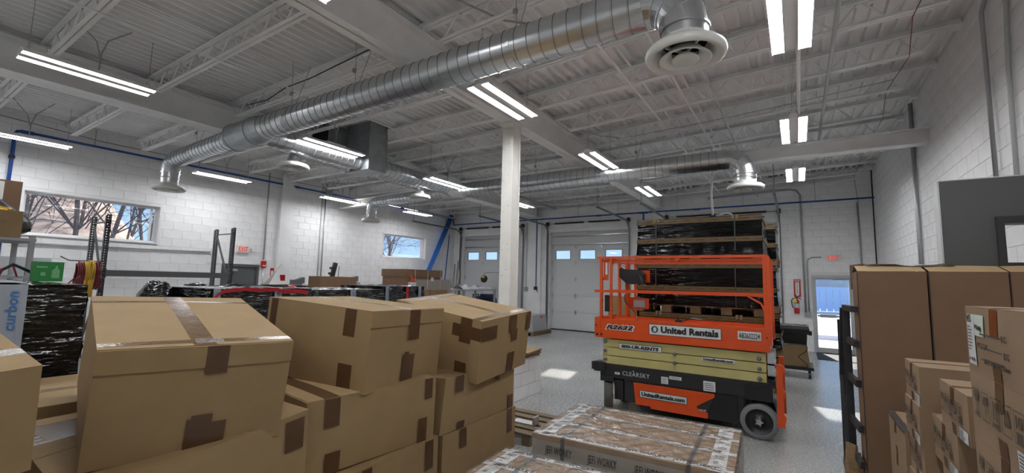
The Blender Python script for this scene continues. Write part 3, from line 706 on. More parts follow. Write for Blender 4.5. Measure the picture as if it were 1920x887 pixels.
pipe('conduit', 'long steel conduit beside the right hand light row', [(.42, 3.0, 4.44), (.42, 11, 4.44)], .022, M['lightgrey'], 'conduit')
pipe('conduit', 'steel strut carrying the right hand light row', [(.10, 3.0, 4.42), (.10, 10.1, 4.42)], .025, M['steelwhite'], 'conduit')
pipe('cable', 'black cable sagging along the joist above the rear duct', [(-3.5, 7.55, 4.72), (-3.0, 7.6, 4.5), (-2.6, 7.7, 4.42), (-1.2, 7.65, 4.45), (0, 7.6, 4.5), (1.2, 7.6, 4.6)], .006, M['conduit'], 'cable')
pipe('cable', 'dark cable drooping under the deck at the top of the photo', [(-3.4, 2.9, 4.85), (-3.0, 3.2, 4.72), (-2.7, 3.9, 4.70), (-2.2, 4.2, 4.62)], .011, M['conduit'], 'cable')
pipe('cable', 'black wire looping along the nearest joist left of the girder', [(-7.9, 3.67, 4.68), (-7.2, 3.65, 4.62), (-6.7, 3.66, 4.72), (-6.0, 3.64, 4.70), (-5.4, 3.64, 4.74), (-4.6, 3.63, 4.78), (-4.4, 3.62, 4.6)], .008, M['black'], 'cable')
pipe('support_rod', 'white vertical rod hanging beside the girder above the big duct', [(-4.55, 4.1, 4.862), (-4.55, 4.1, 4.1)], .022, M['steelwhite'], 'rod')
pipe('guide_wire', 'thin wire running along the left wall above the blue pipe', [(XL+.05, 1.2, 4.72), (XL+.05, 3.0, 4.60), (XL+.05, 5.0, 4.60), (XL+.05, 9, 4.62)], .006, M['maroon'], 'wire')
for i, (a, b) in enumerate((((-7.4, 10.2, 4.5), (-6.35, 14.2, 4.42)), ((-12.2, 12.2, 4.4), (-9.0, 14.2, 4.35)))):
    tag(part('opener_rail', MB().bar(a, (a[0]+.05, b[1], b[2]), .09, .05), M['conduit']), ('door opener rail hanging in front of the middle garage door', 'door opener rail hanging in front of the left garage door')[i], 'rail')
# exit signs
def exit_sign(label, c, rot, side):
    t = thing('exit_sign', label, 'exit sign', c, group='exit signs', rot=(0, 0, rot))
    part('housing', MB().box((-.16, -.06, -.095), (.16, -.002, .095)), M['glow'], t)
    lettering('EXIT', .24, .125, M['redtext'], t, (0, -.064, 0), FRONT, .012)
    for s in side:
        lp = part('lamp_head', MB().lathe([(.001, -.03), (.035, -.03), (.045, .03), (.001, .035)], 14, (s*.23, -.06, .02), M=Matrix.Rotation(R(90), 4, 'X')).box((s*.16, -.05, .005), (s*.21, -.03, .03)), M['white'], t)
        part('lamp_lens', MB().lathe([(.001, -.034), (.032, -.034), (.032, -.03)], 14, (s*.23, -.06, .02), M=Matrix.Rotation(R(90), 4, 'X')), M['lightgrey'], t)
    return t
exit_sign('white exit sign with red letters above the glazed door', (.85, YB, 2.60), 0, (-1, 1))
exit_sign('white exit sign with red letters beside the rack on the left wall', (XL, 6.14, 2.465), R(90), (1,))
pipe('conduit', 'thin conduit bending from the exit sign down beside the door', [(.6, YB-.03, 2.62), (.36, YB-.03, 2.62), (.27, YB-.03, 2.56), (.25, YB-.03, 2.45), (.25, YB-.03, 1.12)], .018, M['conduit'], 'conduit')
t = thing('outlet_box', 'grey outlet box at the foot of the two conduits by the exit door', 'electrical box', (.21, YB, 1.03)); part('body', MB().box((-.08, -.06, -.08), (.09, -.001, .08)), M['stone'], t)
# fire extinguisher and its sign
t = thing('fire_extinguisher', 'red fire extinguisher hanging left of the exit door', 'extinguisher', (-.04, YB-.09, 1.04))
part('cylinder', MB().lathe([(.001, 0), (.06, 0), (.066, .012), (.066, .33), (.055, .37), (.028, .395), (.022, .42), (.001, .42)], 20), M['red'], t, True)
part('label', MB().lathe([(.0675, .16), (.0675, .28)], 20), M['label'], t)
part('valve', MB().box((-.02, -.025, .42), (.02, .025, .45)).bar((0, 0, .45), (.11, -.03, .41), .02).bar((-.03, 0, .46), (.09, -.02, .47), .018), M['black'], t)
part('hose', MB().tube([(-.02, -.02, .43), (-.08, -.03, .42), (-.12, -.03, .36), (-.11, -.03, .22), (-.075, -.03, .15)], .012, 8), M['blackplastic'], t, True)
part('tag', MB().box((-.06, -.075, .3), (.0, -.072, .42)), M['yellowtag'], t)
part('bracket', MB().box((-.02, .0, .1), (.02, .089, .4)), M['black'], t)
t = thing('extinguisher_sign', 'tall red and white arrow sign above the fire extinguisher', 'sign', (-.01, YB, 1.72))
part('plate', MB().box((-.085, -.012, -.22), (.085, -.001, .28)), M['red'], t)
part('arrow_panel', MB().prism([(-.045, .20), (-.045, -.14), (0, -.205), (.045, -.14), (.045, .20)], lambda a, b: (a, -.015, b), lambda a, b: (a, -.0121, b)), M['white'], t)
lettering('FIRE', .13, .035, M['white'], t, (0, -.015, .24), FRONT, .01)
lettering('EXTINGUISHER', .30, .035, M['red'], t, (0, -.017, .03), (R(90), R(90), 0), .01)
# left wall: pull station, red sign
t = thing('pull_station', 'red fire alarm pull station right of the grey door', 'alarm', (XL, 6.73, 2.07))
part('body', MB().box((0, -.065, -.1), (.06, .065, .1)), M['red'], t); part('handle', MB().box((.06, -.045, -.05), (.075, .045, -.02)), M['white'], t)
pipe('conduit', 'short conduit below the pull station with a green tag', [(XL+.03, 6.73, 1.97), (XL+.03, 6.75, .9)], .018, M['conduit'], 'conduit')
t = thing('wall_sign', 'small red and white sign left of the pilaster on the left wall', 'sign', (XL, 7.0, 1.78))
part('plate', MB().box((0, -.05, -.13), (.01, .05, .2)), M['red'], t); part('panel', MB().box((.01, -.03, -.13), (.013, .03, .12)), M['white'], t)
# ------------------------------------------------------------------ cartons
class Carton:
    AX = {'R': (1,0,0), 'L': (-1,0,0), 'N': (0,-1,0), 'F': (0,1,0), 'T': (0,0,1), 'B': (0,0,-1)}
    def __init__(s, w, d, h, jit=None, bulge=.006):
        s.C = {}; s.b = bulge
        for ix in (0, 1):
            for iy in (0, 1):
                for iz in (0, 1):
                    p = Vector(((ix-.5)*w, (iy-.5)*d, iz*h)); k = ('LR'[ix])+('NF'[iy])+('BT'[iz])
                    if jit and k in jit: p += Vector(jit[k])
                    s.C[ix, iy, iz] = p
    def S(s, f, u, v, off=0.):
        x, y, z = {'R': (1,u,v), 'L': (0,1-u,v), 'N': (u,0,v), 'F': (1-u,1,v), 'T': (u,v,1), 'B': (u,1-v,0)}[f]
        p = Vector()
        for (ix, iy, iz), c in s.C.items(): p += c*((x if ix else 1-x)*(y if iy else 1-y)*(z if iz else 1-z))
        uu = min(max(u, 0), 1); vv = min(max(v, 0), 1)
        return p+Vector(s.AX[f])*(s.b*16*uu*(1-uu)*vv*(1-vv)+off)
    def body(s, n=6):
        mb = MB()
        for f in 'RLNFTB': mb.grid(lambda u, v: s.S(f, u, v), n, n)
        return mb
    def patch(s, f, u0, v0, u1, v1, off=.0015, th=0., nu=6, nv=6):
        mb = MB(); g = lambda o: (lambda a, b: s.S(f, u0+(u1-u0)*a, v0+(v1-v0)*b, o))
        mb.grid(g(off+th), nu, nv)
        if th:
            for e in (lambda a, o: g(o)(a, 0), lambda a, o: g(o)(1, a), lambda a, o: g(o)(1-a, 1), lambda a, o: g(o)(0, 1-a)):
                for k in range(6): mb.face([e(k/6, off), e((k+1)/6, off), e((k+1)/6, off+th), e(k/6, off+th)])
        return mb
def carton(label, x, y, z, yaw, tx, ty, w, d, h, seam='Y', tapes=(), jit=None, bulge=.006, m='card', flaps=(), group='big brown cartons stacked in the left foreground', name='cardboard_box', cat='cardboard box'):
    t = thing(name, label, cat, (x, y, z), group=group); t.rotation_mode = 'YXZ'; t.rotation_euler = (R(tx), R(ty), R(yaw))
    c = Carton(w, d, h, jit, bulge); part('body', c.body(), M[m], t)
    if seam:
        for a, b in ((0, .498), (.502, 1)):
            r = (a, 0, b, 1) if seam == 'Y' else (0, a, 1, b)
            part('flap', c.patch('T', *r, .0005, .004), M[m], t)
    for f, u0, v0, u1, v1 in flaps: part('flap', c.patch(f, u0, v0, u1, v1, .0005, .009), M[m], t)
    for tp in tapes:
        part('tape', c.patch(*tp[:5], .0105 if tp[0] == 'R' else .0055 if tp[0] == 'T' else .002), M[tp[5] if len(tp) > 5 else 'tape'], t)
    t['_c'] = 0; del t['_c']
    return t, c
def tapes_R(a=.1, b=.82, wd=.055):   # end strips on the long +X face
    return [('R', a, .62, a+wd, 1.0), ('R', b, .70, b+wd, 1.0), ('R', a, 0, a+wd, .20), ('R', b-.03, 0, b-.03+wd, .35)]
# right-hand stack
carton('bottom carton of the stack nearest the column, beside the wrapped flat packs', -3.05, 3.58, 0, 0, 0, 0, .9, 1.16, .42, None, [('R', .19, .62, .27, 1), ('R', .86, .45, .93, 1)])
carton('sagging middle carton of the stack nearest the column', -3.06, 3.55, .424, 0, 0, 0, .9, 1.17, .43, None,
       [('R', .12, .70, .22, 1), ('R', .66, .72, .73, .93), ('R', .18, 0, .27, .14), ('R', .89, 0, .97, .3)], {'RNT': (.0, .06, .04), 'RFT': (.0, .0, .03), 'RNB': (0, .0, 0)}, bulge=.012)
carton('tilted top carton of the stack nearest the column, taped corners', -3.08, 3.775, .905, 1.3, 3.7, 8.0, 1.11, .905, .583, 'X',
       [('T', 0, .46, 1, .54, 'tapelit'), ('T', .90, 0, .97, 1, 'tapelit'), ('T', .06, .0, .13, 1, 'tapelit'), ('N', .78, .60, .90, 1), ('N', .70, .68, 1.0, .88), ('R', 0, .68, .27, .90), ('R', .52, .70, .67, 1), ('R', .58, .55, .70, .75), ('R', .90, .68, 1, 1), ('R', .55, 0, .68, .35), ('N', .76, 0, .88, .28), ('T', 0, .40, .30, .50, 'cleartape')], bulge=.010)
# middle stack
carton('bottom carton of the middle stack, crushed at the top', -3.03, 2.36, 0, 0, 0, 0, .9, 1.12, .445, 'Y', [('R', .30, .45, .38, 1), ('R', .86, .5, .94, 1)], {'RNT': (0, 0, -.03)}, bulge=.01)
carton('large middle carton of the middle stack with a lifted lid flap', -3.018, 2.358, .455, -5.1, 0, 1.2, .75, 1.10, .49, 'Y',
       [('R', .10, .62, .20, 1), ('R', .89, .68, .96, 1), ('R', .84, 0, .92, .38), ('R', .12, 0, .22, .28), ('T', 0, .10, 1, .20)], bulge=.008, flaps=[('N', 0, .86, 1, 1)])
carton('top carton of the middle stack with a torn taped end flap', -3.236, 2.533, .945, 7.8, -1.0, 3.4, 1.11, .91, .589, 'X',
       [('N', .77, .66, .87, 1), ('N', .76, .02, .88, .32), ('N', .03, .55, .10, 1), ('R', .47, .60, .62, 1), ('R', .42, 0, .58, .40), ('R', .44, 0, .50, .44), ('T', .12, .48, .75, .54, 'cleartape'), ('T', 0, .46, 1, .52, 'tapelit')],
       bulge=.008, flaps=[('R', 0, .80, 1, 1.0)])
# left stack
carton('bottom carton of the left stack, mostly below the frame', -3.05, 1.18, 0, 0, 0, 0, .95, 1.1, .45, 'Y', [('R', .3, .5, .38, 1)])
carton('crushed carton under the big tilted carton on the left', -3.10, 1.17, .455, 2, 0, 0, 1.0, 1.1, .48, 'Y',
       [('R', .86, .55, .97, .95, 'tape'), ('R', .80, .05, .95, .2), ('T', .1, .0, .35, 1)], {'RNT': (0, 0, -.15), 'RFT': (0, 0, -.02), 'LNT': (0, 0, -.02)}, bulge=.012)
carton('big tilted carton with crossed brown tape, front left', -3.262, 1.243, .925, -11.7, -1.5, 9.5, 1.194, .849, .563, 'X',
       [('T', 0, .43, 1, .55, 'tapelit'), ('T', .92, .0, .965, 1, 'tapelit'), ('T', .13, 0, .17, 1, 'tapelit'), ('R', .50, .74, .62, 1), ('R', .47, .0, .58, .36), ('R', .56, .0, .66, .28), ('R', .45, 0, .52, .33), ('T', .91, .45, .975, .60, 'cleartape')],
       bulge=.010, flaps=[('R', 0, .80, 1, 1.0)])
# far left stack
carton('bottom carton of the stack at the left frame edge', -2.98, -.12, 0, 0, 0, 0, .95, 1.1, .5, 'Y'); carton('middle carton of the stack at the left frame edge', -2.98, -.14, .505, 3, 0, 0, .95, 1.1, .5, 'Y', [('T', 0, .6, 1, .7)], {'RFT': (0, 0, -.04), 'RNT': (0, 0, -.04)})
carton('top carton cut off by the left frame edge', -2.80, -.162, 1.10, 5.8, 4, 11, 1.069, 1.15, .382, 'X', [('T', .80, 0, .86, 1, 'tapelit'), ('T', 0, .46, 1, .52, 'tapelit'), ('T', .79, .80, .87, 1, 'cleartape')], bulge=.008)
carton('low carton in the gap behind the two left foreground stacks', -4.25, .75, 0, 0, 0, 0, 1.0, 1.2, .95, 'Y', [('T', .1, .35, 1, .47), ('T', .5, 0, .6, 1, 'cleartape')])
# ------------------------------------------------------------------ wrapped flat packs on the floor in front
def flatpack(label, x, y, yaw, w, d, h):
    t = thing('flat_pack_carton', label, 'carton', (x, y, 0), R(yaw), 'film-wrapped flat packs')
    pm = MB()
    for k in range(5): pm.box((-w/2+.02, -d/2+.03+k*(d-.16)/4, .09), (w/2-.02, -d/2+.13+k*(d-.16)/4, .11))
    for k in (-1, 0, 1): pm.box((k*(w/2-.09)-.05, -d/2+.03, 0), (k*(w/2-.09)+.05, d/2-.03, .09))
    part('pallet', pm, M['woodold'], t)
    c = Carton(w, d, h-.11, None, .004); g = MB()
    for f in 'RLNFT': g.grid(lambda u, v: c.S(f, u, v)+Vector((0, 0, .11)), 4, 4)
    part('board', g, M['card3'], t)
    lift_ = Vector((0, 0, .11))
    def strip(f, u0, v0, u1, v1, mt, off=.003, name='tape'):
        mb = MB(); mb.grid(lambda a, b: c.S(f, u0+(u1-u0)*a, v0+(v1-v0)*b, off)+lift_, 4, 4); return part(name, mb, M[mt], t)
    for v in (.02, .34, .66, .93):
        s = strip('T', 0, v, 1, v+.055, 'label')
        me = fit_w(text_mesh('JEFI WORKY', 1, .03, .0, .0005, mat=M['ink'], space=1.1), .30, .050)
        for k in range(4):
            p = c.S('T', .16+k*.225, v+.027, .008)+lift_; place('lettering', me, t, p)
    for u in (.03, .89): strip('T', u, 0, u+.075, 1, 'label', .0035)
    bm2 = MB()
    for u in (.04, .90):
        for k in range(9):
            q = c.S('T', u+.02, .05+k*.105, .0048)+lift_
            for j in range(7):
                if rnd.random() < .75: bm2.box((q.x-.02, q.y-.03+j*.009, q.z-.0004), (q.x+(.012 if k % 2 else .045), q.y-.03+j*.009+.003+.002*rnd.random(), q.z))
    part('barcode', bm2, M['inkbrown'], t)
    for u in (.17, .80):
        strip('T', u, 0, u+.022, 1, 'graystrap', .006, 'strap'); strip('N', u, 0, u+.022, 1, 'graystrap', .006, 'strap')
    strip('N', 0, .50, 1, .90, 'sidelabel'); 
    me = fit_w(text_mesh('JEFI WORKY', 1, .012, 0, .0005, mat=M['ink'], space=1.05), .23, .08)
    for k in range(4):
        p = c.S('N', .16+k*.24, .72, .011)+lift_; place('lettering', me, t, p, FRONT)
    def fz(u, v, amp): return amp*(math.sin(u*23+v*31+3*math.sin(v*17))*.5+math.sin(u*57-v*41)*.3+abs(math.sin(u*11+v*13+2*math.sin(u*19)))*.9)
    g = MB()
    def top(u, v):
        e = min(u, 1-u, v, 1-v); return c.S('T', u*1.01-.005, v*1.01-.005, .010+fz(u, v, .010)*min(1, e*8)) + lift_
    g.grid(top, 60, 48)
    for f in 'RN': g.grid(lambda u, v: c.S(f, u*1.01-.005, v*1.0, .010+fz(u*1.7, v*.6, .006))+lift_, 50, 8)
    for f in 'LF': g.grid(lambda u, v: c.S(f, u*1.01-.005, v*1.0, .010+fz(u*1.7, v*.6, .006))+lift_, 50, 8)
    part('stretch_film', g, M['film'], t, True)
    return t
flatpack('film-wrapped flat pack carton beside the orange lift wheel', -1.18, 3.90, 3, 1.50, 1.08, .50)
flatpack('film-wrapped flat pack carton nearest the camera at the bottom edge', -1.17, 2.54, 3, 1.50, 1.00, .46)
# ------------------------------------------------------------------ right-hand stacks
def sym(t, c, f, base, s, kind, num='10'):
    """handling symbols printed on a face: u offsets in metres from the face centre"""
ordn = ['lowest', 'second', 'third', 'fourth', 'fifth', 'sixth', 'seventh', 'eighth']
def flat(mb, a, b, wd):
    s_ = (b-a).normalized().cross(Vector((-1, 0, 0)))*wd/2; mb.face([a-s_, a+s_, b+s_, b-s_])
def printed(label, x0, y0, z0, w, d, h, num, labels=True, sheet=False, group='printed cartons stacked along the right'):
    x, y = x0+w/2, y0+d/2
    t, c = carton(label, x, y, z0, 0, 0, 0, w, d, h-.003, 'X', [('T', 0, .45, 1, .56, 'tapelit')], None, .003, 'card3', (), group, 'printed_carton', 'carton')
    part('tape', c.patch('L', .44, .62, .56, 1, .002), M['amber' if sheet else 'tape'], t); part('tape', c.patch('L', .44, 0, .56, .24, .002), M['tape'], t)
    pr = MB()
    def line(u0, v0, u1, v1, wd=.004):
        flat(pr, c.S('L', u0, v0, .0045), c.S('L', u1, v1, .0045), wd*1.7)
    if not sheet:
        k = d*.15
        for i in range(5):                                # boxed symbols
            u0 = .06+i*.16; u1 = u0+.12; v0, v1 = .36, .76
            for q in ((u0, v0, u1, v0), (u1, v0, u1, v1), (u1, v1, u0, v1), (u0, v1, u0, v0)): line(*q, .002)
            m_ = (u0+u1)/2
            if i == 0: line(m_, .40, m_, .58, .004); line(m_-.03, .40, m_+.03, .40, .006); line(m_-.02, .62, m_-.02, .74, .012); line(m_+.02, .62, m_+.02, .74, .012); line(m_, .58, m_, .72, .012)
            if i == 1: line(m_, .40, m_, .70, .004); line(m_-.04, .62, m_+.04, .62, .010); line(m_-.025, .67, m_+.025, .67, .012)
            if i == 2: line(m_-.025, .46, m_-.025, .72, .006); line(m_+.025, .46, m_+.025, .72, .006); line(m_-.045, .40, m_+.045, .40, .007)
            if i == 3: line(m_-.03, .50, m_, .70, .007); line(m_, .70, m_+.03, .50, .007); line(m_+.03, .50, m_-.03, .50, .007)
            if i == 4: line(u0+.02, .40, u1-.02, .40, .010); line(u0+.02, .47, u1-.02, .47, .010)
    else:
        for v in (.62, .42, .25): line(.28, v, .62, v-.0, .003)
    part('print', pr, M['inkbrown'], t)
    if not sheet:
        me = fit_w(text_mesh(num, 1, .01, 0, .0005, mat=M['inkbrown']), .085*d, .16*h); p = c.S('L', .76, .63, .004)
        place('lettering', me, t, p, FROMNX)
        part('label', c.patch('L', .70, .02, .97, .27, .003), M['label'], t)
        lb = MB()
        for i in range(5): a = c.S('L', .72, .05+i*.045, .0045); b = c.S('L', .72+.1+.1*rnd.random(), .05+i*.045, .0045); flat(lb, a, b, .004)
        part('print', lb, M['ink'], t)
    else:
        part('label', c.patch('L', .04, .12, .18, .90, .003), M['label'], t); part('label', c.patch('L', .185, .58, .35, .90, .003), mat_pg, t)
        for txt, u, v, wd, ht in (('W5', .09, .83, .045, .03), ('KG', .66, .62, .04, .022), ('PCS G.W.', .33, .45, .10, .020), ('KG', .68, .40, .04, .022), ('MEAS 108*40*185.0mm', .52, .24, .22, .020)):
            me = fit_w(text_mesh(txt, 1, .005, 0, .0005, mat=M['inkbrown']), wd, ht); place('lettering', me, t, c.S('L', u, v, .005), FROMNX)
        lb = MB()
        for i in range(8): a = c.S('L', .055, .70-i*.05, .0045); b = c.S('L', .055+.05+.04*rnd.random(), .70-i*.05, .0045); flat(lb, a, b, .004)
        for i in range(3): a = c.S('L', .06+i*.04, .20, .0045); b = c.S('L', .08+i*.04, .20, .0045); flat(lb, a, b, .012)
        for i in range(4): a = c.S('L', .20+i*.03, .72-.02*i, .0045); b = c.S('L', .215+i*.03, .72, .0045); flat(lb, a, b, .014+.006*(i % 2))
        part('print', lb, M['ink'], t)
    return t
mat_pg = mat('pale_green_sticker', (.52,.60,.52), .6)
h = 1.695/7
for k in range(7):
    printed('topmost printed carton with weight lines, right edge of the photo' if k == 6 else '%s carton from the floor in the stack at the right edge of the photo' % ordn[k], .55, 1.84, k*h, .42, .60, h, '10', sheet=(k == 6))
h = 1.30/6
for k in range(6):
    o = .0 if k == 5 else .20 if k == 4 else .05
    printed('topmost carton of the stack marked 12 behind the right edge stack' if k == 5 else '%s carton from the floor in the stack marked 12' % ordn[k], .60, 2.73+o, k*h, .42, .45, h, '12')
h = 1.32/6
for k in range(6):
    printed('topmost carton of the third stack, in front of the tall brown boxes' if k == 5 else '%s carton from the floor in the third stack from the right edge' % ordn[k], .55+(.01 if k % 2 else 0), 3.41+(0 if k > 3 else .0), k*h, .46, .39, h, '12')
for k in range(4):
    t, c = carton('carton with dark tape edges on top, beside the tall boxes' if k == 3 else '%s carton from the floor in the dark taped stack' % ordn[k], .79, 4.12, k*.2135, 0, 0, 0, .5, .60, .21, 'X', [('L', .42, .6, .52, 1), ('L', .42, 0, .52, .2)], None, .003, 'card3', (), 'dark taped cartons on the right', 'taped_carton', 'carton')
    if k == 3:
        part('edge_tape', c.patch('T', 0, 0, .07, 1, .006), M['greytape'], t); part('edge_tape', c.patch('L', 0, .93, 1, 1, .003), M['greytape'], t); part('edge_tape', c.patch('T', .22, 0, .27, 1, .006), M['greytape'], t)
for k, (x0, nm) in enumerate(((.42, 'left one of the tall brown boxes beside the black cart'), (.86, 'middle one of the tall brown boxes below the charcoal partition'), (1.295, 'right one of the tall brown boxes at the photo edge'))):
    t, c = carton(nm, x0+.212, 4.84, 0, 0, 0, 0, .425, .42, 1.90, None, (), None, .004, 'card2', (), 'tall brown boxes on the right', 'tall_box', 'cardboard box')
    for v0, v1, tx in ((0, .5, 1), (.5, 1, -1)):
        fm = MB(); fm.grid(lambda u, v: c.S('T', u, v0+(v1-v0)*v, .002+.05*(v if tx > 0 else 1-v)), 4, 4); part('flap', fm, M['card'], t)
    part('seam', MB().box((-.2155, -.212, 0), (-.2115, -.19, 1.89)), M['tape'], t)
    part('dark_seam', MB().box((-.2185, -.2125, .0), (-.2145, -.2085, 1.89)), M['dark'], t)
tag(part('plastic_sheet', MB().grid(lambda u, v: (.50+.55*u, 4.80+.25*v, 1.962+.006*math.sin(9*u+4*v)+.004*math.sin(23*u)), 24, 6), M['bag'], None, True), 'crumpled white plastic sheet lying across the tall brown boxes', 'plastic sheet')
# far brown carton peeking over the tall boxes
carton('small brown carton peeking out behind the tall brown boxes', .92, 8.25, 1.75, 8, 0, 0, .42, .5, .36, 'X', m='card2', group=None, name='peeking_carton')
t = thing('stacked_crate', 'dark crate under the small carton behind the tall brown boxes', 'crate', (.95, 8.2, 0)); part('body', MB().box((-.22, -.28, 0), (.3, .3, 1.748)), M['card2'], t)
# black steel A-frame cart
t = thing('steel_cart', 'black steel frame cart standing left of the tall brown boxes', 'cart', (.362, 5.10, 0))
part('post', MB().bar((0, 0, .12), (.0, 0, 1.60), .055, .055), M['black'], t); part('post', MB().bar((-.02, .42, .12), (-.02, .42, 1.45), .045, .045), M['black'], t)
part('top_rail', MB().bar((.0, .02, 1.585), (.03, -.42, 1.585), .05, .05), M['black'], t)
for z in (1.30, .98, .62, .34): part('cross_rail', MB().bar((.0, 0, z), (.03, -.42, z), .03, .055), M['black'], t)
for z in (1.30, .70): part('shelf_arm', MB().bar((.0, .0, z), (-.02, .42, z), .03, .05), M['black'], t)
part('brace', MB().bar((-.03, 0, 1.58), (-.045, .2, .95), .025, .03).bar((-.045, .2, .95), (-.03, .0, .15), .025, .03), M['black'], t)
part('base', MB().box((-.05, -.42, .07), (.045, .46, .12)), M['black'], t)
for y in (-.3, .36): part('caster', MB().lathe([(.001, -.02), (.035, -.02), (.035, .02), (.001, .02)], 14, (.0, y, .036), M=Matrix.Rotation(R(90), 4, 'Y')), M['blackplastic'], t)
for k in range(3): tag(part('scrap_board', MB().bar((.32+.02*k, 4.94-.03*k, .02), (.345+.01*k, 4.96-.03*k, .42-.05*k), .10, .022), M['wood']), ('scrap board leaning at the foot of the black cart, rear', 'scrap board leaning at the foot of the black cart, middle', 'scrap board leaning at the foot of the black cart, front')[k], 'board', 'scrap boards by the cart')
# ------------------------------------------------------------------ scissor lift
L = thing('scissor_lift', 'orange and cream scissor lift parked in front of the black wrapped crates', 'scissor lift', (-1.37, 6.405, 0))
FY = -.405
part('chassis', MB().box((-1.0, -.375, .46), (1.06, .375, .63)).box((-.66, -.36, .17), (.78, .36, .47)).box((-1.02, -.38, .60), (1.05, -.33, .645)), M['black'], L)
part('bumper', MB().box((-1.09, -.40, .53), (-.93, -.2, .66)).box((-1.12, -.405, .55), (-1.06, -.33, .655)), M['black'], L); part('bumper', MB().box((-1.09, .2, .53), (-.93, .4, .66)), M['black'], L)
part('end_housing', MB().box((.80, -.40, .44), (1.09, -.30, .62)).box((.98, -.35, .60), (1.12, .3, .68)), M['blackplastic'], L)
ty = part('tray_door', MB().prism([(-.53, .438), (.47, .438), (.47, .40), (.265, .265), (.27, .24), (.39, .20), (.39, .135), (-.30, .135), (-.31, .165), (-.50, .165)], lambda a, b: (a, FY+.02, b), lambda a, b: (a, FY+.045, b)), M['orange'], L)
part('arrow_panel', MB().prism([(.46, .39), (.39, .21), (.28, .245), (.275, .262)], lambda a, b: (a, FY+.0205, b), lambda a, b: (a, FY+.044, b)), M['black'], L)
part('side_panel', MB().box((.40, FY+.03, .135), (.72, FY+.05, .44)), M['blackplastic'], L)
def wheel(x, y, rz, side):
    mt = Matrix.Rotation(rz, 4, 'Z') @ Matrix.Rotation(R(90), 4, 'X')
    w_ = part('wheel', MB().lathe([(.145, -.058), (.185, -.06), (.198, -.045), (.2, 0), (.198, .045), (.185, .06), (.145, .058)], 40, (x, y, .2), M=mt), M['rubber' if rz == 0 else 'rubberdark'], L, True)
    part('rim', MB().lathe([(.146, .05), (.135, .046), (.12, .02), (.05, .02), (.045, .06), (.001, .062)], 32, (x, y, .2), M=mt), M['blackplastic'], w_, True)
    part('hub', MB().lathe([(.03, .05), (.03, .072), (.001, .074)], 12, (x, y, .2), M=mt), M['chrome'], w_)
    if rz == 0:
        for k in range(5): a = 2*math.pi*k/5; part('lug', MB().lathe([(.008, .06), (.008, .07), (.001, .071)], 6, (x+.038*math.cos(a), y-.0, .2+.038*math.sin(a)), M=mt), M['chrome'], w_)
wheel(.94, -.34, 0, -1); wheel(.94, .34, 0, 1); wheel(-.90, -.33, R(111), -1); wheel(-.90, .33, R(111), 1)
part('wheel_yoke', MB().box((-.99, -.40, .41), (-.80, -.24, .47)).tube([(-.78, -.3, .40), (-.74, -.3, .2)], .05, 10).box((-.80, -.36, .18), (-.68, -.24, .44)), M['black'], L)
for s in (-1, 1):
    for k in range(3):
        y0 = s*.345; z0 = .648+k*.115
        part('scissor_arm', MB().box((-.965, y0-.028, z0), (1.03, y0+.028, z0+.104)), M['cream'], L)
part('scissor_core', MB().box((-.90, -.25, .63), (.98, .25, .985)), M['black'], L)
for px_, pz in ((-.93, .948), (-.93, .823), (-.93, .707), (.007, .872), (.007, .758), (.958, .918), (.958, .802), (.958, .69)):
    part('pivot_pin', MB().lathe([(.024, 0), (.024, .018), (.016, .026), (.001, .027)], 14, (px_, -.373, pz), M=Matrix.Rotation(R(90), 4, 'X')), M['trackgrey'], L)
dk = MB(); dk.box((-1.07, FY, 1.08), (1.07, FY+.018, 1.265)); dk.box((-1.07, FY-.004, 1.0), (1.07, FY+.03, 1.085)); dk.box((-1.07, -FY-.018, 1.0), (1.07, -FY, 1.265)); dk.box((1.05, FY, 1.0), (1.075, -FY, 1.265)); dk.box((-1.075, FY-.004, 1.0), (-1.05, -FY, 1.275))
dk.box((-1.07, FY-.008, 1.0), (-.99, FY+.02, 1.275)); dk.box((-1.05, FY+.02, 1.2), (1.05, -FY-.02, 1.215)); dk.box((1.02, FY-.008, 1.0), (1.078, FY+.02, 1.275)); part('platform', dk, M['orange'], L)
part('bolt', MB().tube([(-1.035, FY-.008, 1.04), (-1.035, FY-.012, 1.04)], .018, 10).tube([(-.97, FY-.004, 1.045), (-.97, FY-.016, 1.045)], .014, 8).tube([(-1.05, FY-.008, 1.17), (-1.05, FY-.018, 1.17)], .01, 8).tube([(1.05, FY-.008, 1.17), (1.05, FY-.018, 1.17)], .01, 8), M['black'], L)
def rail(name, p, q, s_=.032): part(name, MB().bar(p, q, s_, s_), M['orange'], L)
for y in (FY+.02, -FY-.02):
    rail('top_rail', (-1.05, y, 2.12), (1.07, y, 2.12)); rail('top_rail', (-1.0, y+.03 if y < 0 else y-.03, 2.075), (1.06, y+.03 if y < 0 else y-.03, 2.075), .03)
    rail('mid_rail', (-1.08, y, 1.645), (1.09, y, 1.655), .034)
    for xx in (-.985, -.84, -.735, 1.045, 1.082):
        if xx == -.735 and y < 0: continue
        rail('post', (xx, y, 1.08), (xx, y, 2.12), .036 if abs(xx) > .9 else .03)
for xx in (-1.0, 1.06):
    rail('top_rail', (xx, FY+.02, 2.12), (xx, -FY-.02, 2.12)); rail('mid_rail', (xx, FY+.02, 1.645), (xx, -FY-.02, 1.645))
rail('post', (-.735, -.02, 1.24), (-.735, -.02, 2.08), .036); rail('toe_rail', (-1.0, FY+.06, 1.285), (1.05, FY+.06, 1.285), .02)
part('gusset', MB().bar((.86, FY+.02, 1.64), (1.0, FY+.02, 1.56), .014, .02).bar((1.0, FY+.02, 1.56), (1.04, FY+.02, 1.46), .014, .02), M['orange'], L)
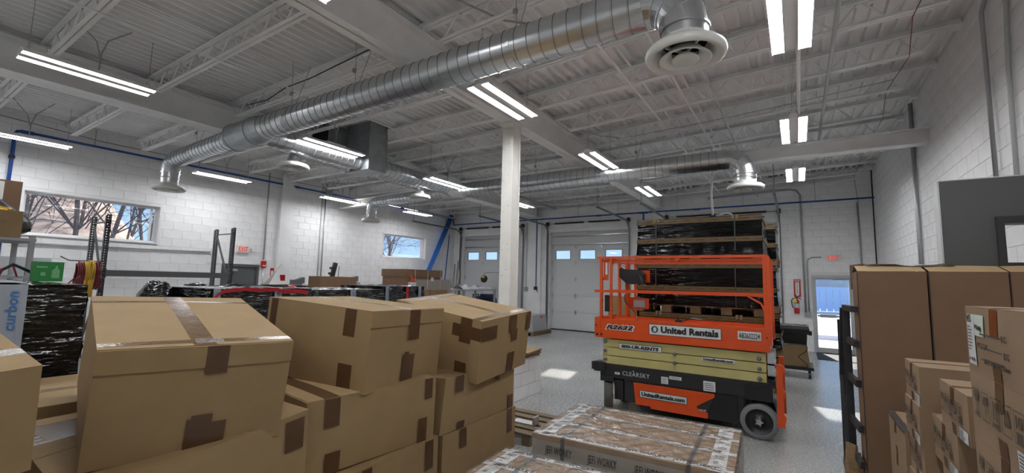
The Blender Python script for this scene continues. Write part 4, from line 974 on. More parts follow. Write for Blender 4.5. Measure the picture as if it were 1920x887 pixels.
part('top_clip', MB().prism([(.02, 2.10), (.10, 2.10), (.07, 2.06), (.05, 2.06)], lambda a, b: (a, FY, b), lambda a, b: (a, FY+.03, b)), M['orange'], L)
cb = part('control_box', MB().prism([(-.80, 1.97), (-.77, 1.99), (-.72, 1.965), (-.50, 1.955), (-.45, 1.90), (-.46, 1.77), (-.62, 1.75), (-.70, 1.76), (-.80, 1.85)], lambda a, b: (a, -.16, b), lambda a, b: (a, .02, b)), M['blackplastic'], L)
part('joystick', MB().tube([(-.5, -.17, 1.87), (-.47, -.18, 1.80), (-.46, -.18, 1.75)], .03, 10), M['blackplastic'], cb)
part('control_bracket', MB().box((-.52, -.02, 1.78), (-.42, .06, 1.955)), M['orange'], L)
part('manual_box', MB().box((-.945, -.36, 1.36), (-.865, -.30, 1.59)), M['blackplastic'], L)
part('placard', MB().box((-.985, -.372, 1.84), (-.955, -.37, 2.06)).box((-.93, -.372, 1.88), (-.90, -.37, 2.05)), M['label'], L)
part('placard_panel', MB().box((-.99, -.368, 1.80), (-.89, -.36, 2.08)), M['orange'], L)
pc = part('yellow_placard', MB().box((-.85, -.34, 1.86), (-.77, -.335, 2.075)), M['label'], L); part('header', MB().box((-.85, -.342, 2.04), (-.77, -.34, 2.075)), M['goldyellow'], pc)
part('cable', MB().tube([(-.74, -.1, 1.6), (-.72, -.15, 1.5), (-.55, -.2, 1.35), (-.5, -.3, 1.25)], .008, 6).tube([(-.98, -.33, 1.5), (-1.0, -.34, 1.62), (-.9, -.34, 1.66)], .007, 6), M['blackplastic'], L)
part('socket', MB().box((-.66, .05, 1.42), (-.5, .08, 1.52)), M['stone'], L)
part('kit_bracket', MB().box((-.76, .08, 1.4), (-.45, .1, 1.55)), M['orange'], L)
part('plug', MB().box((.02, FY+.02, 1.275), (.10, FY+.06, 1.31)).box((.045, FY+.025, 1.31), (.065, FY+.05, 1.345)).tube([(.1, FY+.05, 1.29), (.2, FY+.1, 1.33), (.32, FY+.2, 1.31)], .008, 6), M['blackplastic'], L)
fk = MB().prism([(1.125, .18), (1.13, .875), (1.17, .875), (1.20, .86), (1.215, .83), (1.20, .79), (1.19, .74), (1.19, .60), (1.215, .57), (1.21, .53), (1.19, .48), (1.19, .33), (1.215, .30), (1.21, .26), (1.20, .22), (1.20, .18)], lambda a, b: (a, FY+.0, b), lambda a, b: (a, FY+.06, b))
part('ladder_bracket', fk, M['orange'], L)
part('ladder_bracket', MB().prism([(1.125, .18), (1.13, .875), (1.19, .875), (1.20, .18)], lambda a, b: (a, .3, b), lambda a, b: (a, .36, b)), M['orange'], L)
part('entry_step', MB().box((1.04, -.30, .70), (1.11, .2, .72)).box((1.04, -.30, .84), (1.11, .2, .86)).box((1.04, -.30, .70), (1.11, -.28, .99)).box((1.04, .18, .70), (1.11, .2, .99)), M['galv'], L)
# decals
yd = FY-.0065
def decal(x0, x1, z0, z1, mt='label', y=yd, rim=True):
    if rim: part('decal_border', MB().box((x0-.006, y+.002, z0-.006), (x1+.006, y+.005, z1+.006)), M['ink'], L)
    global LASTD
    LASTD = part('decal', MB().box((x0, y, z0), (x1, y+.004, z1)), M[mt], L); return LASTD
def dtext(s_, x0, x1, z0, z1, mt='ink', y=yd-.003, bold=.02, shear=0, space=1.0, on=None):
    return lettering(s_, x1-x0, z1-z0, M[mt], on or L, ((x0+x1)/2, y, (z0+z1)/2), FRONT, bold, shear, space=space)
dtext('R2632', -.925, -.505, 1.112, 1.198, 'white', FY-.002, .075, .35); dtext('R2632', -.908, -.522, 1.122, 1.188, 'ink', FY-.005, .045, .35)
decal(-.305, .56, 1.10, 1.228); dtext('United Rentals', -.155, .535, 1.125, 1.212, bold=.045, on=LASTD)
part('logo', MB().lathe([(.001, 0), (.045, 0), (.045, .003), (.001, .003)], 24, (-.235, yd-.001, 1.165), M=Matrix.Rotation(R(90), 4, 'X')), M['graystrap'], L)
part('logo_shape', MB().lathe([(.001, 0), (.03, 0), (.03, .003), (.001, .003)], 24, (0, 0, 0), M=Matrix.Scale(.7, 4, (1, 0, 0)) @ Matrix.Rotation(R(90), 4, 'X')), M['label'], L, loc=(-.232, yd-.0025, 1.165))
decal(.745, .99, 1.125, 1.222, rim=False); dtext('AB2632224', .757, .978, 1.143, 1.205, bold=.005, on=LASTD)
ys_ = -.3735-.0015
decal(-.73, -.16, .868, .936, y=ys_-.004); dtext('800-UR-RENTS', -.695, -.195, .88, .925, y=ys_-.008, bold=.045, shear=.1, on=LASTD)
decal(.333, .70, .825, .868, y=ys_-.004, rim=False); dtext('UnitedRentals.com', .348, .685, .834, .862, y=ys_-.008, bold=.045, on=LASTD)
dtext('CLEARSKY', -.682, -.315, .515, .570, 'label', -.3785, -.004, space=1.1)
part('sun_mark', MB().lathe([(.001, 0), (.008, 0), (.008, .003)], 8, (-.532, -.3785, .585), M=Matrix.Rotation(R(90), 4, 'X')), M['label'], L)
decal(-.44, .147, .268, .348, y=FY+.014); dtext('UnitedRentals.com', -.42, .125, .283, .335, y=FY+.011, bold=.045, on=LASTD)
dtext('JLG', .29, .375, .213, .236, 'label', FY+.017, .03, .3)
for x0, x1, z0, z1 in ((-.165, -.078, .478, .565), (-.063, .087, .545, .586), (.345, .482, .462, .582), (.885, .98, .535, .572), (-.79, -.72, .515, .545)):
    decal(x0, x1, z0, z1, y=-.3825, rim=False)
    q = MB()
    for k in range(4): q.box((x0+.012, -.3835, z0+(z1-z0)*(.15+.2*k)), (x1-.012-.02*rnd.random(), -.3825, z0+(z1-z0)*(.20+.2*k)))
    part('print', q, M['inkbrown'], LASTD)
# ------------------------------------------------------------------ black wrapped crates behind the lift
LOGO = MB().lathe([(.001, .002), (.016, .002), (.016, 0)], 10).mesh('logo', M['logored']); PRINT = MB().box((.03, -.001, -.008), (.12, .001, .008)).mesh('print', M['inkbrown'])
def crate_stack(x0, y0, ref):
    zs = [(.12, .60), (.72, 1.32), (1.44, 2.12), (2.24, 2.83)]; W, D = 1.84, 1.1
    names = ['lowest', 'second', 'third', 'topmost']
    for k, (z0, z1) in enumerate(zs):
        wob = (0, .02, -.01, .0)[k]
        p = thing('wood_pallet', '%s wooden pallet in the stack of black wrapped crates %s' % (names[k], ref), 'pallet', (x0+wob, y0, z0-.12), group='crate pallets')
        bd = MB()
        for yy in (0, .3, .6, .92): bd.box((-.06, yy, .098), (W+.04, yy+.14, .12))
        part('deck_board', bd, M['wood'], p)
        for yy in (0, .48, .98):
            for i in range(5): place('block', MB().box((-.05+i*.44, yy, .0), (.10+i*.44, yy+.1, .098)).mesh('block', M['wood']), p)
        t = thing('wrapped_crate', '%s black wrapped crate with gold tape bands in the stack %s' % (names[k], ref), 'crate', (x0+wob+W/2, y0+D/2, z0), group='black film wrapped crates')
        h = z1-z0; c = Carton(W, D, h, None, .004)
        g = MB()
        def sf(f, u, v):
            sk = .05*(1-v)**4 if f in 'RLNF' else 0
            return c.S(f, u, v, sk*abs(math.sin(u*17+k))*.6)
        for f in 'RLNFT': g.grid(lambda u, v: sf(f, u, v), 24, 10)
        part('film', g, M['blackwrap2'], t, True)
        for vz in ((.93, .40) if h > .55 else (.90,)):
            for f in 'NRL':
                b = part('band', c.patch(f, 0, vz-.045/h, 1, vz+.03/h, .012), M['goldtape'], t)
            for i in range(9):
                q = c.S('N', .06+i*.112, vz-.008/h, .0135); place('logo', LOGO, t, q, (R(90), 0, 0))
                place('print', PRINT, t, q)
        for u in (.165, .80):
            part('strap', c.patch('N', u, 0, u+.009, 1, .016), M['strap'], t); part('strap', c.patch('T', u, 0, u+.009, 1, .004), M['strap'], t)
            if k in (1, 3) or k == 0:
                for du in (-.018, .012):
                    q = c.S('N', u+du, 1, .016); part('edge_protector', MB().box((q.x, q.y-.004, q.z-.05), (q.x+.035, q.y+.05, q.z+.012)), M['card'], t)
crate_stack(-2.25, 7.4, 'right behind the lift')
crate_stack(-2.13, 8.72, 'at the back, half hidden')
carton('brown carton standing left of the black wrapped crates behind the lift', -2.62, 8.0, 0, 0, 0, 0, .52, .6, 1.53, 'Y', m='card', group=None, name='standing_carton')
# ------------------------------------------------------------------ black wrapped pallets in the left middle ground
def wrapped(label, x, y, yaw, w, d, h, bands=(), loose=.03, m='blackwrap', name='wrapped_pallet', txt='curbon', smooth=True):
    t = thing(name, label, 'wrapped pallet', (x, y, 0), R(yaw), 'black film wrapped pallets')
    pm = MB()
    for k in (-1, 0, 1): pm.box((-w/2+.03, k*(d/2-.08)-.05, 0), (w/2-.03, k*(d/2-.08)+.05, .09))
    for k in range(5): pm.box((-w/2+.03+k*(w-.16)/4, -d/2+.02, .09), (-w/2+.13+k*(w-.16)/4, d/2-.02, .11))
    part('pallet', pm, M['woodold'], t)
    c = Carton(w, d, h-.11, None, .01); g = MB(); up_ = Vector((0, 0, .11)); ph = rnd.random()*6
    def wr(f, u, v):
        n = math.sin(u*19+ph+2*math.sin(v*9))*math.sin(v*37+ph+u*6); e = min(u, 1-u)*6; e = min(1, e)
        return c.S(f, u, v, loose*(.35*n)*(1 if f != 'T' else e*min(1, min(v, 1-v)*6)))+up_
    for f in 'RLNFT': g.grid(lambda u, v: wr(f, u, v), 40, 24)
    part('film', g, M[m], t, smooth)
    for f, u, wd, mt in bands:
        b = MB(); b.grid(lambda a, v: c.S(f, u-wd/2+wd*a, v, .022)+up_, 2, 12); bt = part('tape_band', b, M[mt], t)
        b2 = MB(); b2.grid(lambda a, v: c.S('T', *((1-v*.999, u-wd/2+wd*a) if f == 'R' else (u-wd/2+wd*a, v)), .014)+up_, 2, 8); part('tape_band', b2, M[mt], t)
        if mt == 'silvertape' and txt:
            for k in range(3):
                me = fit_w(text_mesh(txt, 1, .02, .1, .0005, mat=M['blueink']), min(.30, .30*h), wd*d*.42 if f == 'R' else wd*w*.42)
                q = c.S(f, u, .87-k*.34, .026)+up_
                place('lettering', me, t, q, (R(90), R(-90), R(90)) if f == 'R' else (R(90), R(-90), 0))
    return t
wrapped('tall black wrapped pallet with a silver tape band at the left edge', -5.6, .55, 0, 1.15, 1.32, 1.64, [('R', .68, .115, 'silvertape')], .05)
wrapped('black wrapped pallet with silver tape behind the big tilted carton', -6.3, 3.05, 4, 1.1, 1.35, 1.585, [('R', .62, .075, 'silvertape'), ('R', .06, .06, 'silvertape')], .03)
wrapped('black wrapped pallet with one silver tape behind the middle stack', -6.7, 4.70, 2, 1.1, 1.40, 1.555, [('R', .50, .075, 'silvertape')], .05)
wrapped('black wrapped pallet with red and silver tapes left of the strapped cartons', -7.3, 6.38, 6, 1.1, 1.30, 1.60, [('R', .10, .065, 'silvertape'), ('R', .55, .06, 'redtape'), ('R', .86, .065, 'silvertape')], .06)
# long low black roll lying along the far row
t = thing('wrapped_roll', 'low black wrapped bundle lying behind the wrapped pallets', 'bundle', (-8.9, 5.4, 0)); mb = MB()
part('support', MB().box((-.11, -1.9, 0), (.11, 1.4, 1.36)), M['card2'], t)
mb.tube([(0, -2.0+.2*k, 1.47+.015*math.sin(k*2.1)) for k in range(17)], [.11+.02*math.sin(k*1.7) for k in range(17)], 12); part('film', mb, M['blackwrap'], t, True)
# black bin bag and red strap on the second pallet
def blob(mb, c, r, n=22, amp=.18, seed=0, sq=(1,1,1)):
    def f(u, v):
        a = 2*math.pi*u; b = math.pi*(v-.5)
        k = 1+amp*(math.sin(3*a+seed+4*b)*.4+math.sin(7*a-5*b+seed)*.25+math.sin(5*b+2*seed)*.3)
        return (c[0]+r*k*math.cos(b)*math.cos(a)*sq[0], c[1]+r*k*math.cos(b)*math.sin(a)*sq[1], c[2]+r*k*math.sin(b)*sq[2])
    mb.grid(f, n, n//2); return mb
tag(part('rubbish_bag', blob(MB(), (-6.55, 2.20, 1.42), .30, 30, .16, 1.2, (.8, .62, .75)), M['blackwrap'], None, True), 'lumpy black plastic bag slumped beside the wrapped pallet with red strap', 'bag')
tag(part('bag_stand', MB().box((-6.85, 2.02, 0), (-6.3, 2.34, 1.24)), M['card2']), 'brown carton under the lumpy black bag', 'carton')
rs = MB(); rs.grid(lambda u, v: (-5.665+.02*v-.06*u, 2.38+1.27*u, 1.36+.19*math.sin(min(1, u*5)*math.pi/2)-.09*max(0, u-.55)+.05*v+.008*math.sin(u*23)+.004*math.sin(u*61)), 40, 2)
tag(part('red_strap', rs, M['redtape'], None, True), 'red strap draped over the top of the black wrapped pallet', 'strap')
tag(part('red_film', MB().grid(lambda u, v: (-5.98+.30*v-.15, 3.46+.26*u, 1.59+.022*math.sin(math.pi*u)*math.sin(math.pi*v)*(1+.5*math.sin(9*u+7*v))), 14, 10), M['redtape'], None, True), 'crumpled red film at the end of the red strap', 'film')
# wet-floor style folded white sign
t = thing('folding_sign', 'white triangular folded sign standing behind the black pallets', 'sign', (-9.6, 5.45, 1.40))
part('panel', MB().prism([(-.30, .17), (.30, .17), (.0, .62)], lambda a, b: (.12-.12*(b-.17)/.45, a, b), lambda a, b: (.13-.12*(b-.17)/.45, a, b)), M['white'], t)
part('panel', MB().prism([(-.30, .17), (.30, .17), (.0, .62)], lambda a, b: (-.12+.12*(b-.17)/.45, a, b), lambda a, b: (-.11+.12*(b-.17)/.45, a, b)), M['white'], t)
part('print', MB().box((.07, -.05, .25), (.112, .05, .38)), M['redtape'], t)
part('stand', MB().box((-.2, -.3, -1.4), (.2, .3, .17)), M['card'], t)
# green carton on the first pallet
t = thing('green_box', 'green printed box standing on the tall black pallet', 'box', (-5.72, 1.09, 1.655))
part('body', MB().box((-.06, -.095, 0), (.06, .095, .175)), M['green'], t); part('bottle_print', MB().prism([(.02, .03), (.07, .03), (.07, .10), (.055, .12), (.055, .14), (.04, .14), (.04, .12), (.02, .10)], lambda a, b: (.0605, a, b), lambda a, b: (.062, a, b)), M['greenlight'], t)
part('print', MB().box((.0605, -.08, .12), (.062, -.01, .135)).box((.0605, -.05, .05), (.062, -.02, .08)), M['greenlight'], t)
# steel shelf at the left edge with boxes
t = thing('steel_shelf', 'grey steel shelving unit at the left frame edge', 'shelf', (-7.35, .91, 0))
for a in (-.4, .4):
    for b in (-.75, .27): part('upright', MB().bar((a, b, 0), (a, b, 2.12), .045, .045), M['stone'], t)
for z in (.5, 1.2, 1.66, 2.06): part('shelf_board', MB().box((-.43, -.78, z), (.43, .30, z+.03)), M['stone'], t)
def shelfbox(name, label, cat, mb, m): return tag(part(name, mb, m), label, cat)
carton('open brown carton on top of the steel shelf', -7.1, .89, 2.093, 0, 0, 0, .35, .40, .28, None, [('R', .2, .5, .7, .62, 'card3')], m='card', group=None, name='open_carton')
shelfbox('crumpled_paper', 'orange crumpled packing paper in the open brown carton', 'paper', blob(MB(), (-7.1, .91, 2.385), .10, 16, .3, 2, (1.2, 1.2, .35)), M['yellow'])
shelfbox('black_bag', 'black bag slung behind the open carton on the shelf', 'bag', MB().tube([(-7.4, .69, 2.36), (-7.4, .94, 2.40), (-7.36, 1.07, 2.30), (-7.25, 1.16, 2.22), (-7.2, 1.19, 2.20)], [.08, .14, .12, .08, .02], 14), M['blackplastic'])
t = thing('foam_carton', 'small carton with white dotted foam atop the shelf', 'carton', (-7.68, .91, 2.093))
part('box', MB().box((-.12, -.2, 0), (.12, .24, .68)), M['card2'], t); part('foam', MB().box((-.1, -.25, .45), (.125, .10, .66)), M['foam'], t)
t = thing('blue_jug', 'blue plastic jug with a white label on the steel shelf', 'jug', (-7.05, .82, 1.69))
part('body', MB().lathe([(.001, 0), (.085, 0), (.09, .02), (.09, .16), (.05, .21), (.03, .22), (.03, .25), (.001, .25)], 18), M['navy'], t, True); part('label', MB().lathe([(.0915, .07), (.0915, .14)], 18), M['label'], t)
t = thing('glue_gun', 'black caulking gun lying on the tall black pallet', 'tool', (-5.85, .80, 1.66))
part('barrel', MB().tube([(0, 0, .06), (.0, .10, .14), (0, .22, .07)], .014, 8), M['blackplastic'], t); part('handle', MB().tube([(0, .03, .10), (0, .0, .0)], .02, 8).tube([(0, .10, .13), (0, .13, .03)], .008, 6), M['maroon'], t)
part('nozzle', MB().tube([(0, .22, .07), (0, .26, .055)], [.014, .006], 8), M['foam'], t)
# ------------------------------------------------------------------ pallet rack on the left wall
def upright(name, label, y):
    t = thing(name, label, 'rack frame', (0, 0, 0), group='pallet rack uprights')
    for x in (-11.45, -12.32):
        mb = MB(); z = 0.0
        for a, b in ((-.04, -.022), (.022, .04)): mb.box((x+.0, y+a, 0), (x+.006, y+b, 2.87)); mb.box((x-.07, y+a, 0), (x, y+a+.004, 2.87))
        mb.box((x, y-.006, 0), (x+.006, y+.006, 2.87))
        z = .02
        while z < 2.87: mb.box((x, y-.04, z), (x+.006, y+.04, z+.028)); z += .0508
        part('post', mb, M['rack'], t)
    part('brace', MB().bar((-11.5, y, 2.75), (-12.28, y, 2.75), .035, .02).bar((-11.5, y, 1.55), (-12.28, y, 2.68), .035, .03).bar((-11.5, y, 1.45), (-12.28, y, .4), .035, .03).bar((-11.5, y, .35), (-12.28, y, .35), .035, .02), M['rack'], t)
    part('foot', MB().box((-11.52, y-.07, 0), (-11.40, y+.07, .01)).box((-12.39, y-.07, 0), (-12.25, y+.07, .01)), M['rack'], t)
upright('rack_upright', 'perforated dark grey rack upright in front of the wide window', 2.95)
upright('rack_upright', 'perforated dark grey rack upright left of the exit sign', 5.28)
t = thing('rack_beam', 'dark grey rack beam spanning the two uprights', 'rack beam')
part('beam', MB().box((-11.49, 3.0, 1.67), (-11.44, 5.235, 1.79)), M['rackbeam'], t); part('connector', MB().box((-11.46, 2.985, 1.64), (-11.425, 3.0, 1.82)).box((-11.46, 5.235, 1.64), (-11.425, 5.25, 1.82)), M['rackbeam'], t)
tag(part('rack_beam', MB().box((-12.33, 3.0, 1.67), (-12.28, 5.235, 1.79)), M['rackbeam']), 'rear rack beam hidden behind the front one', 'rack beam')
def coil(mb, c, r, zr, loops, th, sp, seed):
    q = random.Random(seed)
    for k in range(loops):
        y = c[1]+(k-loops/2)*sp; rr = 1+.12*(q.random()-.5); zo = .05*q.random()
        mb.tube([(c[0]+r*rr*math.cos(a), y+.01*math.sin(3*a+k), c[2]-zo+zr*rr*math.sin(a)) for a in [2*math.pi*i/14 for i in range(15)]], th, 6)
    return mb
hk = thing('hose_hook', 'steel hook on the rack upright carrying the coiled hoses', 'hook', (-11.3, 2.7, 2.0)); part('arm', MB().tube([(-.1, .25, -.05), (0, .25, -.05), (0, -.28, -.05), (0, -.40, .02)], .010, 6), M['rack'], hk)
tag(part('hose_coil', coil(MB(), (-11.3, 2.60, 1.70), .10, .25, 5, .014, .024, 1), M['maroon'], None, True), 'maroon air hose coil hanging left of the yellow rope', 'hose', 'coils on the rack')
tag(part('rope_coil', coil(MB(), (-11.27, 2.71, 1.63), .10, .34, 7, .012, .020, 2), M['yellow'], None, True), 'yellow rope coil hanging between the maroon hoses', 'rope', 'coils on the rack')
tag(part('hose_coil', coil(MB(), (-11.3, 2.83, 1.70), .10, .26, 5, .014, .024, 3), M['maroon'], None, True), 'maroon air hose coil hanging right of the yellow rope', 'hose', 'coils on the rack')
tag(part('loose_hose', MB().tube([(-11.3, 2.52, 1.62), (-11.2, 2.36, 1.45), (-11.2, 2.28, 1.2), (-11.2, 2.28, .9), (-11.25, 2.30, .3), (-11.25, 2.4, .02)], .012, 6), M['maroon'], None, True), 'loose hose end trailing down from the maroon coil', 'hose')
# white six panel door slab leaning on the left wall
t = thing('door_slab', 'white six panel door slab leaning on the wall under the wide window', 'door slab', (XL+.02, 2.04, 0), rot=(0, R(1.2), 0))
part('slab', MB().box((.005, -.42, 0), (.045, .42, 2.0)), M['doorgrey'], t)
for y0 in (-.34, .06):
    for z0, z1 in ((.15, .75), (.85, 1.45), (1.56, 1.86)):
        part('panel', MB().prism([(y0, z0), (y0+.28, z0), (y0+.28, z1), (y0, z1)], lambda a, b: (.0455, a, b), lambda a, b: (.046, a, b)).prism([(y0+.04, z0+.04), (y0+.24, z0+.04), (y0+.24, z1-.04), (y0+.04, z1-.04)], lambda a, b: (.046, a, b), lambda a, b: (.056, a, b)), M['doorgrey'], t)
# ------------------------------------------------------------------ middle ground between the wrapped pallets and the left wall
carton('flat brown carton standing behind the black pallets below the small window', -8.55, 6.05, .0, 4, 0, 0, .35, .98, 1.765, None, m='card2', group=None, name='flat_carton')
t = thing('saw_arm', 'black toothed conveyor arm rising behind the flat brown carton', 'machine arm', (-9.4, 6.3, 0))
part('arm', MB().bar((0, .12, .9), (0, .38, 2.10), .07, .09), M['black'], t)
tm = MB()
for k in range(9): tm.bar((0, .33-.028*k, 1.98-.13*k), (0, .24-.028*k, 1.97-.13*k), .05, .05)
part('tooth', tm, M['black'], t); part('base', MB().box((-.25, -.2, 0), (.25, .4, .9)), M['stone'], t)
tag(part('drive_chain', MB().tube([(-9.3, 6.72, 2.03), (-9.3, 6.70, 1.72), (-9.3, 6.68, 1.5)], .012, 6), M['conduit']), 'chain hanging from the black toothed arm', 'chain')
for i, (y, z, x) in enumerate(((5.62, 1.70, -9.2), (7.35, 1.76, -9.6))):
    t = thing('machine_head', ('small grey machine head left of the flat brown carton', 'small grey machine head right of the flat brown carton')[i], 'machine', (x, y, 0))
    part('stand', MB().box((-.15, -.12, 0), (.15, .12, z-.12)), M['stone'], t)
    part('head', MB().box((-.1, -.12, z-.12), (.1, .05, z-.02)).prism([(-.05, z-.02), (.13, z-.10), (.13, z+.03), (.10, z+.04)], lambda a, b: (-.06, a, b), lambda a, b: (.06, a, b)), M['rackbeam'], t)
t, c = carton('tall strapped brown carton with a lid and an orange strap', -10.2, 10.05, .0, 2, 0, 0, 1.0, 1.55, 2.03, None, (), m='card2', group=None, name='strapped_carton')
part('lid', MB().box((-.53, -.80, 1.83), (.53, .80, 2.045)), M['card2'], t)
part('film_wrap', c.patch('R', .05, .30, .97, .86, .02), M['film2'], t)
for u in (.20, .56, .95): part('strap', c.patch('R', u, 0, u+.012, 1, .035), M['label'], t)
part('label', c.patch('R', .66, .84, .75, .90, .034), M['label'], t)
tag(part('orange_strap', MB().bar((-9.655, 9.42, 1.86), (-9.63, 9.62, 1.60), .01, .09).bar((-9.64, 9.40, 1.74), (-9.63, 9.60, 1.70), .01, .05), M['orange']), 'orange ratchet strap hanging on the tall strapped carton', 'strap')
tag(part('post_offcut', MB().box((-9.60, 9.28, 0), (-9.50, 9.52, 1.66)), M['lightgrey']), 'grey post standing in front of the strapped carton', 'post')
for i, (y, h_, m, nm) in enumerate(((8.95, 1.47, 'card2', 'brown carton in the row left of the white box'), (9.28, 1.49, 'foam', 'white box in the low row before the strapped carton'), (9.72, 1.45, 'card2', 'short brown carton right of the white box'), (10.35, 1.46, 'card2', 'long brown carton at the end of the low row'))):
    dd = (.22, .34, .26, .72)[i]; y0 = (8.62, 8.86, 9.22, 9.50)[i]
    carton(nm, -9.15, y0+dd/2, 0, 0, 0, 0, .5, dd, h_, None, m=m, group='low row of boxes before the strapped carton', name='row_box')
t, c = carton('film wrapped brown carton with a bag on top, right of the strapped carton', -10.2, 11.25, 0, 0, 0, 0, .6, .55, 1.75, None, m='card2', group=None, name='bagged_carton')
part('film_wrap', c.patch('R', .02, .1, .98, 1, .015), M['film2'], t)
tag(part('plastic_bag', blob(MB(), (-10.15, 11.05, 1.88), .16, 24, .25, .8, (.9, 1.3, .8)), M['bag'], None, True), 'crumpled clear plastic bag on top of the film wrapped carton', 'bag')
t = thing('work_table', 'grey work table heaped with plastic film before the left garage door', 'table', (-9.9, 12.6, 0))
part('top', MB().box((-.5, -.95, 1.40), (.5, .95, 1.45)), M['stone'], t); 
for a in (-.45, .45):
    for b in (-.9, .9): part('leg', MB().box((a-.03, b-.03, 0), (a+.03, b+.03, 1.40)), M['stone'], t)
tag(part('film_heap', MB().grid(lambda u, v: (-9.75+.5*(v-.5), 11.75+1.75*u, 1.455+.10*math.sin(v*math.pi)*(1.0-.6*u)*(1.2+.5*math.sin(u*23+v*5)+.3*math.sin(u*41))), 40, 10), M['bag'], None, True), 'heap of clear plastic film on the grey work table', 'film')
tag(part('metal_tray', MB().box((-10.3, 12.3, 1.455), (-10.0, 13.3, 1.56)), M['stone']), 'grey metal tray at the back of the work table', 'tray')
# tubes and poles in the far left corner
t = thing('tube_bundle', 'bundle of three bright blue tubes leaning diagonally in the left corner', 'tube')
for k in range(3): part('tube', MB().tube([(XL+.09, 14.60+.10*k, 4.58), (XL+.35, 12.4+.10*k, 1.0)], .035, 8), M['bluebright'], t, True)
part('foot_block', MB().box((XL+.2, 12.1, 0), (XL+.7, 12.9, 1.0)), M['card2'], t)
tag(part('corner_pole', MB().tube([(XL+.12, 14.55, 3.7), (XL+.5, 13.75, .0)], .022, 8), M['bluepipe'], None, True), 'thin dark blue pole leaning in the left corner', 'pole')
for k, (x, z) in enumerate(((-12.62, 2.45), (-12.52, 2.1), (-12.44, 2.6), (-12.36, 2.3))):
    tag(part('leaning_tube', MB().tube([(x, YB-.05, z), (x+.03, YB-.35, 0)], .028, 8), M['colwhite'] if k % 2 else M['conduit'], None, True), '%s pale tube from the left leaning in the back left corner' % ('first', 'second', 'third', 'fourth')[k], 'tube', 'pale tubes in the corner')
# hose reel on an arm
t = thing('cord_reel', 'round black balancer reel hanging from an arm before the left garage door', 'reel', (-10.72, 14.55, 1.83))
part('arm', MB().tube([(0, 0, .25), (.95, .1, .29)], .022, 8), M['conduit'], t); part('hook', MB().tube([(0, 0, .25), (0, 0, .12)], .01, 6), M['black'], t)
part('drum', MB().lathe([(.001, -.06), (.13, -.06), (.15, -.03), (.15, .03), (.13, .06), (.001, .06)], 24, M=Matrix.Rotation(R(80), 4, 'X')), M['blackplastic'], t, True)
part('badge', MB().box((-.06, -.075, .04), (.07, -.06, .12)), M['goldyellow'], t); part('cord', MB().tube([(-.10, -.02, -.10), (-.13, -.02, -.40)], .006, 6), M['conduit'], t)
part('post', MB().tube([(.95, .1, -1.83), (.95, .1, .4)], .03, 8), M['conduit'], t)
t = thing('compressor', 'navy air compressor with a black handle before the left garage door', 'compressor', (-10.2, 13.9, 0))
part('tank', MB().tube([(-.45, 0, .95), (.45, 0, .95)], .22, 16), M['navy'], t, True); part('handle', MB().tube([(-.55, 0, .85), (-.55, 0, 1.22), (-.28, 0, 1.22), (-.28, 0, .95)], .03, 8), M['black'], t); part('motor', MB().box((-.1, -.15, 1.1), (.35, .15, 1.25)), M['navy'], t)
part('frame', MB().box((-.4, -.2, 0), (.4, .2, .80)), M['black'], t)
# outlets on the back wall
pipe('conduit', 'thin conduit dropping to the outlet boxes left of the middle garage door', [(-8.98, YB-.03, 4.1), (-8.98, YB-.03, 1.55)], .015, M['lightgrey'], 'conduit')
for k in range(2): tag(part('outlet_box', MB().box((-9.04+.17*k, YB-.07, 1.38), (-8.93+.17*k, YB-.002, 1.55)), M['stone']), ('left outlet box between the garage doors', 'right outlet box between the garage doors')[k], 'outlet')
# film-wrapped grey bundle on a pallet by the middle garage door
t = thing('wood_pallet', 'wooden pallet under the grey wrapped bundle by the middle garage door', 'pallet', (-7.75, 13.2, 0)); pm = MB()
for yy in (-.6, -.3, 0, .3, .55): pm.box((-.5, yy, .10), (.5, yy+.1, .125))
part('deck_board', pm, M['woodold'], t); part('stringer', MB().box((-.5, -.6, 0), (-.4, .65, .10)).box((-.05, -.6, 0), (.05, .65, .10)).box((.4, -.6, 0), (.5, .65, .10)), M['woodold'], t)
t, c = carton('grey film-wrapped bundle on the pallet by the middle garage door', -7.75, 13.2, .127, 0, 0, 0, .85, 1.0, .52, None, m='stone', group=None, name='wrapped_bundle', jit={'RFT': (-.06, -.05, 0), 'RNT': (-.03, .03, .0)})
part('film_wrap', c.patch('R', 0, 0, 1, 1, .012), M['film2'], t); part('film_wrap', c.patch('T', 0, 0, 1, 1, .012), M['film2'], t); part('label', c.patch('R', .55, .8, .7, .95, .02), M['red'], t)
# flattened cardboard on the plinth, boards beside
for k in range(4): tag(part('cardboard_sheet', MB().box((-.30, -.30, 0), (.30, .30, .022)), M['card' if k % 2 else 'card2'], None, loc=(-3.85+.02*k, 6.08+.02*(k % 2), .5885+.024*k), rot=(0, 0, R(5*k-6))), ('lowest', 'second', 'third', 'topmost')[k]+' flattened cardboard sheet on the block plinth', 'cardboard', 'flattened cardboard on the plinth')
t = thing('wood_pallet', 'weathered pallet poking out behind the right foreground carton stack', 'pallet', (-2.72, 4.62, 0)); pm = MB()
for k in range(5): pm.box((-.5, -.38+.17*k, .10), (.28, -.27+.17*k, .125))
part('deck_board', pm, M['woodold'], t); part('stringer', MB().box((-.5, -.38, 0), (-.4, .42, .1)).box((.16, -.38, 0), (.26, .42, .1)), M['woodold'], t)
tag(part('metal_bracket', MB().box((-2.85, 4.50, .127), (-2.56, 4.62, .14)).box((-2.58, 4.50, .14), (-2.56, 4.62, .22)), M['chrome']), 'bent zinc metal bracket lying on the weathered pallet', 'bracket')
